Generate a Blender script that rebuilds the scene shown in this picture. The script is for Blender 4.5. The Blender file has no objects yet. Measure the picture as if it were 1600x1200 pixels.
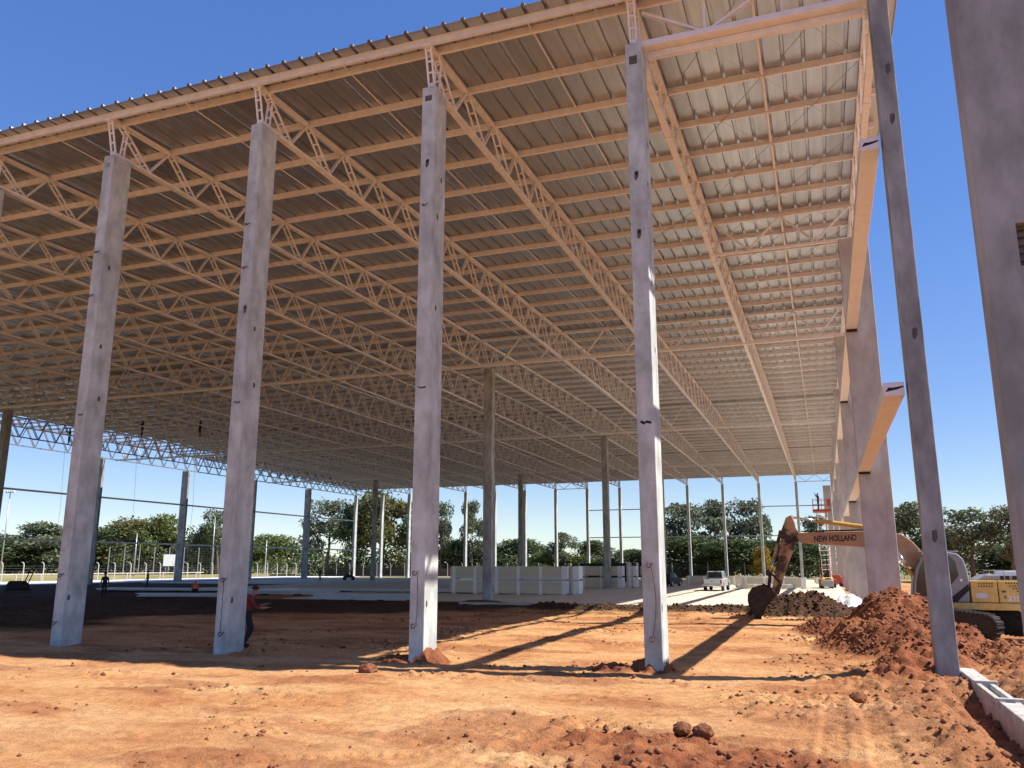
import bpy, bmesh, math, random
import numpy as np
from mathutils import Vector, Matrix
random.seed(7); RNG = np.random.default_rng(11)
SC = bpy.context.scene; COL = SC.collection

# ------------------------------------------------------------------ camera, sky, sun, exposure
cam_d = bpy.data.cameras.new('camera'); cam = bpy.data.objects.new('camera', cam_d); COL.objects.link(cam)
cam.location = (21.653, -19.705, 2.351)
cam.rotation_euler = (math.radians(90 + 12.263), math.radians(0.0), math.radians(20.226))
cam_d.sensor_width = 36; cam_d.lens = 36 * 1303.77 / 1600; cam_d.clip_start = 0.1; cam_d.clip_end = 6000
SC.camera = cam
SUN = Vector((1, 0.15, 1.19)).normalized()
world = bpy.data.worlds.new('World'); SC.world = world; world.use_nodes = True
wn = world.node_tree; wn.nodes.clear()
sky = wn.nodes.new('ShaderNodeTexSky'); sky.sky_type = 'NISHITA'; sky.sun_disc = False
sky.sun_elevation = math.asin(SUN.z); sky.sun_rotation = math.atan2(SUN.x, SUN.y)
sky.altitude = 0; sky.air_density = 1.0; sky.dust_density = 0.0; sky.ozone_density = 6.0
bg = wn.nodes.new('ShaderNodeBackground'); bg.inputs[1].default_value = 0.15
wo = wn.nodes.new('ShaderNodeOutputWorld')
gam = wn.nodes.new('ShaderNodeGamma'); gam.inputs[1].default_value = .58
hsv = wn.nodes.new('ShaderNodeHueSaturation'); hsv.inputs['Saturation'].default_value = 1.52; hsv.inputs['Hue'].default_value = .522      # the phone camera's tone curve and colour
wn.links.new(sky.outputs[0], gam.inputs[0]); wn.links.new(gam.outputs[0], hsv.inputs['Color']); wn.links.new(hsv.outputs[0], bg.inputs[0]); wn.links.new(bg.outputs[0], wo.inputs[0])
sun_d = bpy.data.lights.new('sun', 'SUN'); sun_d.energy = 3.9; sun_d.angle = math.radians(0.53); sun_d.color = (1.0, 0.95, 0.87)
sun = bpy.data.objects.new('sun', sun_d); COL.objects.link(sun); sun.location = (60, 10, 80)
sun.rotation_euler = (-SUN).to_track_quat('-Z', 'Y').to_euler()
vs = SC.view_settings; vs.view_transform = 'Standard'; vs.look = 'None'; vs.exposure = 1.13; vs.gamma = 1; vs.use_curve_mapping = False
SC.cycles.diffuse_bounces = 4; SC.cycles.max_bounces = 8; SC.cycles.use_denoising = True
SC.cycles.sample_clamp_indirect = 8

# ------------------------------------------------------------------ helpers
class MB:
    def __init__(s): s.v = []; s.f = []; s.m = []; s.mi = 0
    def add(s, vs, fs):
        o = len(s.v); s.v += [tuple(p) for p in vs]; s.f += [tuple(i + o for i in f) for f in fs]; s.m += [s.mi] * len(fs)
        return s
    def box(s, x0, x1, y0, y1, z0, z1):
        return s.add([(x0,y0,z0),(x1,y0,z0),(x1,y1,z0),(x0,y1,z0),(x0,y0,z1),(x1,y0,z1),(x1,y1,z1),(x0,y1,z1)],
              [(0,3,2,1),(4,5,6,7),(0,1,5,4),(1,2,6,5),(2,3,7,6),(3,0,4,7)])
    def bar(s, p, q, w, h, side=(1,0,0)):
        p = Vector(p); q = Vector(q); d = (q - p).normalized(); sd = Vector(side); sd = (sd - d * sd.dot(d)).normalized()
        up = d.cross(sd); a = sd * w / 2; b = up * h / 2
        return s.add([p-a-b, p+a-b, p+a+b, p-a+b, q-a-b, q+a-b, q+a+b, q-a+b],
              [(0,1,2,3),(7,6,5,4),(0,4,5,1),(1,5,6,2),(2,6,7,3),(3,7,4,0)])
    def tube(s, pts, r, n=6, cap=True):
        pts = [Vector(p) for p in pts]; rs = r if isinstance(r, (list, tuple)) else [r] * len(pts)
        ring = []; o = len(s.v); ref = None
        for i, p in enumerate(pts):
            d = (pts[min(i+1, len(pts)-1)] - pts[max(i-1, 0)]).normalized()
            if ref is None: ref = Vector((0,0,1)) if abs(d.z) < .9 else Vector((1,0,0))
            a = (ref - d * ref.dot(d)).normalized(); b = d.cross(a); ref = a
            for k in range(n):
                t = 2 * math.pi * k / n; s.v.append(tuple(p + (a * math.cos(t) + b * math.sin(t)) * rs[i]))
        for i in range(len(pts) - 1):
            for k in range(n):
                k2 = (k + 1) % n; s.f.append((o+i*n+k, o+i*n+k2, o+(i+1)*n+k2, o+(i+1)*n+k)); s.m.append(s.mi)
        if cap:
            s.f.append(tuple(o + k for k in reversed(range(n)))); s.m.append(s.mi)
            s.f.append(tuple(o + (len(pts)-1)*n + k for k in range(n))); s.m.append(s.mi)
        return s
    def prism(s, poly, y0, y1, plane='xz'):
        n = len(poly)
        mk = (lambda a, b, t: (a, t, b)) if plane == 'xz' else ((lambda a, b, t: (t, a, b)) if plane == 'yz' else (lambda a, b, t: (a, b, t)))
        vs = [mk(a, b, y0) for a, b in poly] + [mk(a, b, y1) for a, b in poly]
        fs = [tuple(range(n)), tuple(reversed(range(n, 2*n)))] + [(i, i+n, (i+1) % n + n, (i+1) % n) for i in range(n)]
        return s.add(vs, fs)
    def disc(s, c, r, w, n=20, axis='y'):   # wheel-like cylinder
        d = {'y': Vector((0,1,0)), 'x': Vector((1,0,0)), 'z': Vector((0,0,1))}[axis]; c = Vector(c)
        return s.tube([c - d*w/2, c - d*w*.42, c + d*w*.42, c + d*w/2], [r*.93, r, r, r*.93], n)
    def mesh(s, name, mats, smooth=False):
        me = bpy.data.meshes.new(name); me.from_pydata(s.v, [], s.f)
        for m in (mats if isinstance(mats, (list, tuple)) else [mats]): me.materials.append(m)
        if any(s.m): me.polygons.foreach_set('material_index', s.m)
        bm = bmesh.new(); bm.from_mesh(me); bmesh.ops.recalc_face_normals(bm, faces=bm.faces); bm.to_mesh(me); bm.free()
        if smooth: me.polygons.foreach_set('use_smooth', [True] * len(me.polygons))
        me.update(); return me
    def build(s, name, mats, parent=None, smooth=False, bevel=0, loc=None):
        return obj(name, s.mesh(name, mats, smooth), parent, bevel, loc)
def obj(name, me, parent=None, bevel=0, loc=None):
    o = bpy.data.objects.new(name, me); COL.objects.link(o); o.parent = parent
    if loc is not None: o.location = loc
    if bevel:
        b = o.modifiers.new('bevel', 'BEVEL'); b.width = bevel; b.segments = 2; b.limit_method = 'ANGLE'; b.angle_limit = math.radians(40)
    return o
def tag(o, label, cat, group=None):
    o['label'] = label; o['category'] = cat
    if group: o['group'] = group
    return o
def thing(name, label, cat, loc=(0,0,0), rz=0, group=None):
    o = bpy.data.objects.new(name, None); COL.objects.link(o); o.location = loc; o.rotation_euler = (0,0,rz); o.empty_display_size = .3
    return tag(o, label, cat, group)
def kind(o, k): o['kind'] = k; return o
ORD = ['first','second','third','fourth','fifth','sixth','seventh','eighth','ninth','tenth','eleventh','twelfth','thirteenth','fourteenth','fifteenth','sixteenth']

# ------------------------------------------------------------------ materials
def mat(name, col, rough=.6, metal=0, var=.12, scale=6, bump=0, bscale=40, col2=None, spec=.4, aniso=(1,1,1), detail=6, rnd=0, edge=.18):
    m = bpy.data.materials.new(name); m.use_nodes = True; nt = m.node_tree; N = nt.nodes; L = nt.links
    b = N['Principled BSDF']; b.inputs['Roughness'].default_value = rough; b.inputs['Metallic'].default_value = metal
    b.inputs['Specular IOR Level'].default_value = spec
    tc = N.new('ShaderNodeTexCoord'); mp = N.new('ShaderNodeMapping'); mp.inputs['Scale'].default_value = aniso
    L.new(tc.outputs['Object'], mp.inputs[0])
    nz = N.new('ShaderNodeTexNoise'); nz.inputs['Scale'].default_value = scale; nz.inputs['Detail'].default_value = detail; nz.inputs['Roughness'].default_value = .62
    L.new(mp.outputs[0], nz.inputs['Vector'])
    c2 = col2 or tuple(min(1, c * (1 + var)) for c in col); c1 = tuple(c * (1 - var) for c in col) if not col2 else col
    r = N.new('ShaderNodeValToRGB'); r.color_ramp.elements[0].position = .5-edge; r.color_ramp.elements[1].position = .5+edge
    r.color_ramp.elements[0].color = (*c1, 1); r.color_ramp.elements[1].color = (*c2, 1)
    L.new(nz.outputs[0], r.inputs[0]); cout = r.outputs[0]
    if rnd:
        oi = N.new('ShaderNodeObjectInfo'); mr = N.new('ShaderNodeMapRange'); mr.inputs[3].default_value = 1-rnd; mr.inputs[4].default_value = 1+rnd; L.new(oi.outputs['Random'], mr.inputs[0])
        hs = N.new('ShaderNodeHueSaturation'); L.new(mr.outputs[0], hs.inputs['Value']); L.new(cout, hs.inputs['Color']); cout = hs.outputs[0]
    L.new(cout, b.inputs['Base Color'])
    if bump:
        n2 = N.new('ShaderNodeTexNoise'); n2.inputs['Scale'].default_value = bscale; n2.inputs['Detail'].default_value = 4
        L.new(tc.outputs['Object'], n2.inputs['Vector'])
        bp = N.new('ShaderNodeBump'); bp.inputs['Strength'].default_value = bump; bp.inputs['Distance'].default_value = .02
        L.new(n2.outputs[0], bp.inputs['Height']); L.new(bp.outputs[0], b.inputs['Normal'])
    return m
def glass(name, col=(.02,.025,.03), rough=.06):
    m = bpy.data.materials.new(name); m.use_nodes = True; b = m.node_tree.nodes['Principled BSDF']
    b.inputs['Base Color'].default_value = (*col, 1); b.inputs['Roughness'].default_value = rough; b.inputs['Specular IOR Level'].default_value = .7
    return m

def concrete(name, base, stain, dark=.75, band=True):
    """cast concrete: cloudy mottling, water stains running down, faint casting bands, pits"""
    m = bpy.data.materials.new(name); m.use_nodes = True; nt = m.node_tree; N = nt.nodes; L = nt.links
    b = N['Principled BSDF']; b.inputs['Roughness'].default_value = .85; b.inputs['Specular IOR Level'].default_value = .25
    tc = N.new('ShaderNodeTexCoord'); oi = N.new('ShaderNodeObjectInfo')
    off = N.new('ShaderNodeVectorMath'); off.operation = 'ADD'; L.new(tc.outputs['Object'], off.inputs[0])
    sc = N.new('ShaderNodeVectorMath'); sc.operation = 'SCALE'; sc.inputs[0].default_value = (37, 21, 13); L.new(oi.outputs['Random'], sc.inputs['Scale']); L.new(sc.outputs[0], off.inputs[1])
    def noise(scale, detail, sx=(1,1,1), rough=.6):
        mp = N.new('ShaderNodeMapping'); mp.inputs['Scale'].default_value = sx; L.new(off.outputs[0], mp.inputs[0])
        n = N.new('ShaderNodeTexNoise'); n.inputs['Scale'].default_value = scale; n.inputs['Detail'].default_value = detail; n.inputs['Roughness'].default_value = rough
        L.new(mp.outputs[0], n.inputs['Vector']); return n.outputs[0]
    def ramp(x, p0, p1, a, c):
        r = N.new('ShaderNodeValToRGB'); r.color_ramp.elements[0].position = p0; r.color_ramp.elements[1].position = p1
        r.color_ramp.elements[0].color = (*a, 1); r.color_ramp.elements[1].color = (*c, 1); L.new(x, r.inputs[0]); return r.outputs[0]
    def mul(a, c, f=1):
        x = N.new('ShaderNodeMix'); x.data_type = 'RGBA'; x.blend_type = 'MULTIPLY'; x.inputs[0].default_value = f; L.new(a, x.inputs[6]); L.new(c, x.inputs[7]); return x.outputs[2]
    c = ramp(noise(1.1, 8, (1,1,.55)), .3, .72, tuple(v*dark for v in base), base)
    c = mul(c, ramp(noise(1.8, 7, (1.3,1.3,.6) if not band else (1.5,1.5,.8)), .36, .6, stain, (1,1,1)), .75)
    if band: c = mul(c, ramp(noise(1.3, 3, (.05,.05,2.2)), .38, .56, (.88,.87,.86), (1,1,1)), .5)
    c = mul(c, ramp(noise(26, 3), .24, .34, (.55,.53,.5), (1,1,1)), .55)
    L.new(c, b.inputs['Base Color'])
    bp = N.new('ShaderNodeBump'); bp.inputs['Strength'].default_value = .35; bp.inputs['Distance'].default_value = .02
    L.new(noise(18, 5), bp.inputs['Height']); L.new(bp.outputs[0], b.inputs['Normal'])
    return m
M = {}
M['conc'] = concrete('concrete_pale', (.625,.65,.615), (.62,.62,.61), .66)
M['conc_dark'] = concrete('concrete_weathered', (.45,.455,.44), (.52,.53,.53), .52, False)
M['conc_side'] = concrete('concrete_side_wall', (.56,.53,.505), (.75,.73,.72), .74, False)
M['steel'] = mat('beige_painted_steel', (.70,.665,.65), .5, 0, .10, 3, .05, 60, rnd=.07)
M['steel_pale'] = mat('pale_primer_steel', (.72,.68,.66), .5, 0, .07, 3, rnd=.05)
M['sheet'] = mat('galvalume_roof_sheet', (.46,.485,.52), .40, .78, .12, 1.5, 0, aniso=(3,.25,1), rnd=.09)
M['shadedsteel'] = mat('shaded_truss_steel', (.16,.165,.18), .6, 0, .12, 4)  # dark grey stands in for shade on the outer left trusses
M['galv'] = mat('galvanised_steel', (.42,.43,.45), .4, .6, .15, 5)
M['rebar'] = mat('rusty_rebar', (.09,.045,.03), .8, .2, .4, 30)
M['black'] = mat('black_rubber', (.012,.012,.013), .6)
M['grease'] = mat('dark_recess', (.02,.018,.018), .8, 0, .3, 14)
M['hole'] = mat('stained_pocket', (.10,.085,.075), .9, 0, .4, 18)
M['precast'] = mat('new_precast_concrete', (.34,.31,.27), .85, 0, .10, 3.5, .3, 25, col2=(.56,.52,.46))
M['white'] = mat('white_paint', (.78,.78,.77), .35, 0, .04, 3)
M['silver'] = mat('silver_car_paint', (.52,.52,.52), .3, .5, .04, 3)
M['yellow'] = mat('excavator_yellow', (.62,.40,.12), .5, 0, .15, 4, .1, 20)
M['yellow_dirty'] = mat('worn_boom_paint', (.06,.035,.022), .7, 0, .2, 1.7, .3, 20, col2=(.46,.28,.16), edge=.07)
M['boom'] = mat('tan_boom_paint', (.40,.235,.125), .55, 0, .18, 3, .15, 18)
M['ochre'] = mat('ochre_cylinder', (.55,.33,.07), .4, 0, .12, 6)
M['chrome'] = mat('chrome_rod', (.6,.6,.62), .2, .9, .05)
M['cabgrey'] = mat('grey_cab_paint', (.24,.25,.27), .45, 0, .08, 4)
M['darkmetal'] = mat('muddy_track_steel', (.03,.026,.024), .7, .3, .4, 9, .4, 14)
M['bucket'] = mat('earth_stained_bucket', (.028,.02,.016), .65, .2, .5, 5, .5, 10)
M['glass'] = glass('tinted_glass')
M['red'] = mat('red_orange_paint', (.38,.075,.04), .45, 0, .1)
M['orange'] = mat('orange_vest', (.70,.15,.05), .8)
M['redshirt'] = mat('red_shirt', (.20,.03,.025), .85)
M['navy'] = mat('dark_workwear', (.022,.022,.028), .85)
M['skin'] = mat('skin', (.35,.19,.13), .6, 0, .05)
M['taillight'] = mat('red_lens', (.35,.02,.02), .25)
M['plate'] = mat('pale_plate', (.6,.6,.58), .5)
M['panel'] = mat('cream_insulated_panel', (.57,.52,.40), .5, 0, .06, 2, 0, aniso=(14,1,.4), rnd=.06)
M['wrap'] = mat('white_edge_wrap', (.70,.70,.70), .4, 0, .1, 9)
M['slabc'] = mat('concrete_floor', (.60,.53,.42), .75, 0, .10, .35, .15, 12, rnd=.05)
M['bark'] = mat('bark', (.13,.10,.08), .9, 0, .3, 4)
M['fencec'] = mat('concrete_fence_post', (.42,.40,.37), .85)
M['brick'] = mat('red_earth_wall', (.15,.085,.06), .9, 0, .25, 2)
M['bluesheet'] = mat('stacked_roof_sheet', (.52,.54,.57), .4, .2, .08, 2)
M['tarp'] = mat('white_plastic_sheet', (.75,.75,.75), .35, 0, .08, 8)
M['paleroad'] = mat('pale_limestone_track', (.72,.68,.60), .9, 0, .08, .5)
M['clod'] = mat('red_earth_clod', (.13,.045,.02), .95, 0, .35, 3, .6, 30, col2=(.30,.115,.05))

def leafmat(name, c1, c2):
    m = bpy.data.materials.new(name); m.use_nodes = True; nt = m.node_tree; N = nt.nodes; L = nt.links
    b = N['Principled BSDF']; b.inputs['Roughness'].default_value = .7; b.inputs['Specular IOR Level'].default_value = .2
    g = N.new('ShaderNodeNewGeometry'); r = N.new('ShaderNodeValToRGB')
    r.color_ramp.elements[0].color = (*c1, 1); r.color_ramp.elements[1].color = (*c2, 1)
    L.new(g.outputs['Random Per Island'], r.inputs[0]); L.new(r.outputs[0], b.inputs['Base Color'])
    t = N.new('ShaderNodeBsdfTranslucent'); L.new(r.outputs[0], t.inputs[0])
    mx = N.new('ShaderNodeMixShader'); mx.inputs[0].default_value = .25
    L.new(b.outputs[0], mx.inputs[1]); L.new(t.outputs[0], mx.inputs[2]); L.new(mx.outputs[0], N['Material Output'].inputs[0])
    return m
LEAF = [leafmat('eucalyptus_leaves', (.085,.105,.06), (.21,.235,.14)), leafmat('dark_leaves', (.045,.068,.028), (.13,.17,.07)),
        leafmat('olive_leaves', (.09,.095,.03), (.22,.20,.075)), leafmat('bright_leaves', (.07,.10,.025), (.18,.215,.07)), leafmat('yellow_leaves', (.25,.16,.02), (.4,.28,.04))]

# ------------------------------------------------------------------ terrain
def hsh(ix, iy, seed):
    n = (ix * 374761393 + iy * 668265263 + seed * 974711) & 0x7fffffff
    n = ((n ^ (n >> 13)) * 1274126177) & 0x7fffffff
    return ((n ^ (n >> 16)) & 0xffff) / 65535.0
def vnoise(x, y, seed=0):
    ix = np.floor(x).astype(np.int64); iy = np.floor(y).astype(np.int64); fx = x - ix; fy = y - iy
    fx = fx*fx*(3-2*fx); fy = fy*fy*(3-2*fy)
    a = hsh(ix, iy, seed); b = hsh(ix+1, iy, seed); c = hsh(ix, iy+1, seed); d = hsh(ix+1, iy+1, seed)
    return (a*(1-fx)+b*fx)*(1-fy) + (c*(1-fx)+d*fx)*fy
def fbm(x, y, s, oct=4, seed=0):
    v = 0; a = .5; t = 0
    for o in range(oct): v = v + a*vnoise(x*s+o*17.3, y*s+o*9.1, seed+o); t += a; a *= .5; s *= 2.03
    return v/t
def sm(a, b, x): t = np.clip((x-a)/(b-a), 0, 1); return t*t*(3-2*t)
def blob(x, y, cx, cy, rx, ry, rot=0, p=1.0):
    c, s = math.cos(rot), math.sin(rot); u = ((x-cx)*c + (y-cy)*s)/rx; v = (-(x-cx)*s + (y-cy)*c)/ry
    return np.clip(1 - np.sqrt(u*u + v*v), 0, 1)**p
# (cx, cy, rx, ry, rot, height, red, dark)
MOUNDS = [(23.65,10.6,2.0,4.2,.1,1.22,1,.1),(23.3,6.4,1.9,2.9,.45,.85,1,.15),(24.6,6.9,1.3,3.2,0,.50,1,0),(22.2,13.2,1.8,2.4,.3,.36,1,.3),(22.4,9.3,1.3,2.0,-.2,.30,1,.1),
          (26.3,3.4,2.0,4.4,.1,.34,.8,0),(28.4,1.0,3.0,4.6,0,.22,.6,0),(26.2,-3.5,1.7,6.0,0,.40,.6,0),
          (20.5,22.6,2.2,1.6,.1,.66,.2,1),(19.2,22.2,1.2,1.1,0,.35,.2,1),(23.6,1.9,1.1,1.6,0,.50,1,0),
          (12.0,.35,.6,.55,0,.24,1,.1),(11.2,.1,.5,.4,0,.14,1,.1),(17.7,.35,.6,.55,0,.26,1,.1),(16.9,.0,.6,.4,0,.13,1,.1),(.3,32.6,1.5,1.2,0,.4,.2,.8),
          (19.6,-7.1,.5,.3,.2,.08,1,0),(18.8,-7.5,.9,.3,.3,.07,1,0),(22.9,-.35,.7,.35,-.5,.22,1,0)]
def terrain(x, y):
    near = 1 - sm(28, 36, y); inside = near
    z = (fbm(x, y, .22, 3, 3) - .5) * .22 * near + (fbm(x, y, 1.1, 3, 5) - .5) * .07 * near
    red = 0.55 * sm(.52, .66, fbm(x, y*2.2, .42, 7, 21)); dark = np.zeros_like(x)
    rough = .10 + .75*sm(.56, .74, fbm(x*.8, y*1.5, .55, 4, 31))
    rough = np.maximum(rough, .8*red)
    # rough churned earth by the right wall, loose red spill in the foreground
    rr = sm(21.9, 23.2, x + 1.0*(fbm(x, y, .6, 3, 8)-.5) + .10*(y+5)) * (1 - sm(0, 4, y)); red = np.maximum(red, rr*.7); rough = np.maximum(rough, rr*1.1)
    sp = sm(.1, .5, blob(x, y, 20.3, -8.9, 2.6, 2.2) + .35*(fbm(x, y, .9, 3, 12)-.5)); red = np.maximum(red, sp); rough = np.maximum(rough, sp*.9)
    z += rr * .14
    mz = np.zeros_like(x)
    for cx, cy, rx, ry, rot, h, r, d in MOUNDS:
        wob = 1 + .6*(fbm(x+cx, y, .55, 4, 40) - .5)
        b = blob(x, y, cx, cy, rx*1.15, ry*1.15, rot); k = sm(0, .75, b) * wob
        mz = np.maximum(mz, h*k); red = np.maximum(red, r*sm(.0,.25,b)); rough = np.maximum(rough, 1.25*sm(.02,.3,b)); dark = np.maximum(dark, d*sm(.03,.2,b))
    rg_ = 1 - np.abs(2*fbm(x, y, .62, 4, 43)-1); z = z + mz*(.50+.68*rg_) + .42*sm(.1,.5,mz)*(fbm(x, y, 1.3, 4, 44)-.5)
    # windrow of dark soil along the edge of the floor slab
    wy = 23.0 + .9*np.sin(x*.35) + 1.2*(fbm(x, x*0, .3, 2, 6)-.5); k = np.exp(-((y-wy)/1.05)**2) * sm(4.5, 8, x) * (1-sm(22, 25, x))
    z += .42*k*(.6+.8*fbm(x, y, .9, 3, 9)); dark = np.maximum(dark, sm(.2,.6,k)); rough = np.maximum(rough, k*1.3)
    k2 = np.exp(-((y-20.6)/.5)**2)*sm(7,9,x)*(1-sm(20,22,x)); z += .12*k2*fbm(x,y,1.3,3,4); dark = np.maximum(dark, .6*k2*sm(.4,.6,fbm(x,y,1.2,3,14)))
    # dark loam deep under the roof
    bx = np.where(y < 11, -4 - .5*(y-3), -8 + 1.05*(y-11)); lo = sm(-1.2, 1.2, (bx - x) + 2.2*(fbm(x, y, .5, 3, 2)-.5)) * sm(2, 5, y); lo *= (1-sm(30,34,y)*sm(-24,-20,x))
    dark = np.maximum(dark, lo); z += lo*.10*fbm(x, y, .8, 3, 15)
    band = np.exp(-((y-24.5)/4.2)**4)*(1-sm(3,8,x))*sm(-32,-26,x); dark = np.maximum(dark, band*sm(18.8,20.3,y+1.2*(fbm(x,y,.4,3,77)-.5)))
    # vehicle tracks with tread marks
    def track(xc, yy0, yy1, w=.20, dep=.022):
        nonlocal z
        u = np.abs(x - xc); m = (1-sm(w*.7, w, u)) * sm(yy0, yy0+1, y) * (1-sm(yy1-1, yy1, y)); br = sm(.35, .55, fbm(x, y, .45, 2, 51))
        z = z - dep*m*br + .022*np.sign(np.sin(y*2*math.pi/.19 + 3*np.sign(x-xc)*(u)))*m*br + dep*.8*np.exp(-((u-w*1.2)/.07)**2)*br*(1-m)*sm(yy0,yy0+1,y)*(1-sm(yy1-1,yy1,y))
    for xc, a, b in ((21.35,-12,1.5),(21.95,-12,2),(17.6,-12,-3),(18.15,-12,-3.2)): track(xc + .25*np.sin(y*.22+xc), a, b)
    def arc(cx, cy, r, w=.20, dep=.03):
        nonlocal z
        rad = np.sqrt((x-cx)**2+(y-cy)**2); u = np.abs(rad-r); an = np.arctan2(y-cy, x-cx); m = (1-sm(w*.7,w,u))*sm(.3,.6,fbm(x,y,.4,2,61))
        z = z - dep*m + .014*np.sign(np.sin(an*r*2*math.pi/.19))*m
    for a in ((10,-26,18.2),(10,-26,19.9),(30,-30,24.5),(2,-34,30.2),(2,-34,31.9),(22,14,22.5)): arc(*a)
    # long low graded ridges parallel to the front
    z += .035*np.maximum(0, np.sin(y*2.4 + 1.5*fbm(x, y, .15, 2, 70)*6))*sm(.45,.65,fbm(x,y,.18,2,71))*near
    # trench beside the ground beam
    tr = np.exp(-(np.maximum(0,np.abs(x-23.9)-.12)/.22)**2)*(1-sm(-2.6,-1.0,y))*sm(-13,-11,y); z -= .34*tr
    cl = np.abs(fbm(x, y, 2.6, 4, 90)-.5)*2; cl2 = fbm(x, y, 7.0, 3, 95)-.5
    cl3 = np.abs(fbm(x, y, 4.6, 3, 99)-.5)*2
    z += near*rough*(.18*cl + .12*cl2 - .13*cl3*sm(.35,.7,rough)) + near*(.03*(fbm(x, y*1.4, 3.2, 4, 97)-.5) + .02*(fbm(x, y, 8.5, 2, 98)-.5))
    out = sm(25.6, 28, x); z += out*(-.62)*sm(4.5, 9, y)
    z = z*near - .012*(1-near)
    return z, np.clip(red,0,1), np.clip(dark,0,1), np.clip(rough,0,1)
def axis(segs):
    a = []
    for s, e, st in segs: a += list(np.arange(s, e, st))
    return np.array(a)
gx = axis([(-3000,-600,400),(-600,-120,40),(-120,-40,5),(-40,-8,.8),(-8,6,.16),(6,12,.10),(12,20.9,.062),(20.9,22.5,.035),(22.5,27.5,.062),(27.5,34,.14),(34,60,2),(60,200,20),(200,3000,400)])
gy = axis([(-400,-40,60),(-40,-13,3),(-13,1.5,.048),(1.5,3,.062),(3,14,.068),(14,27,.13),(27,40,.6),(40,160,6),(160,600,60),(600,4000,600)])
GX, GY = np.meshgrid(gx, gy); GZ, GR, GD, GRo = terrain(GX, GY)
def grid_mesh(name, X, Y, Z, attrs):
    ny, nx = X.shape; me = bpy.data.meshes.new(name)
    co = np.stack([X, Y, Z], -1).reshape(-1, 3).astype(np.float32)
    i = (np.arange(ny-1)[:,None]*nx + np.arange(nx-1)[None,:]).ravel(); q = np.stack([i, i+1, i+nx+1, i+nx], 1).astype(np.int32)
    me.vertices.add(len(co)); me.vertices.foreach_set('co', co.ravel()); me.loops.add(q.size); me.loops.foreach_set('vertex_index', q.ravel())
    me.polygons.add(len(q)); me.polygons.foreach_set('loop_start', np.arange(0, q.size, 4, dtype=np.int32)); me.polygons.foreach_set('use_smooth', np.ones(len(q), bool))
    for k, v in attrs.items():
        a = me.attributes.new(k, 'FLOAT', 'POINT'); a.data.foreach_set('value', v.ravel().astype(np.float32))
    me.update(calc_edges=True); return me
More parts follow.
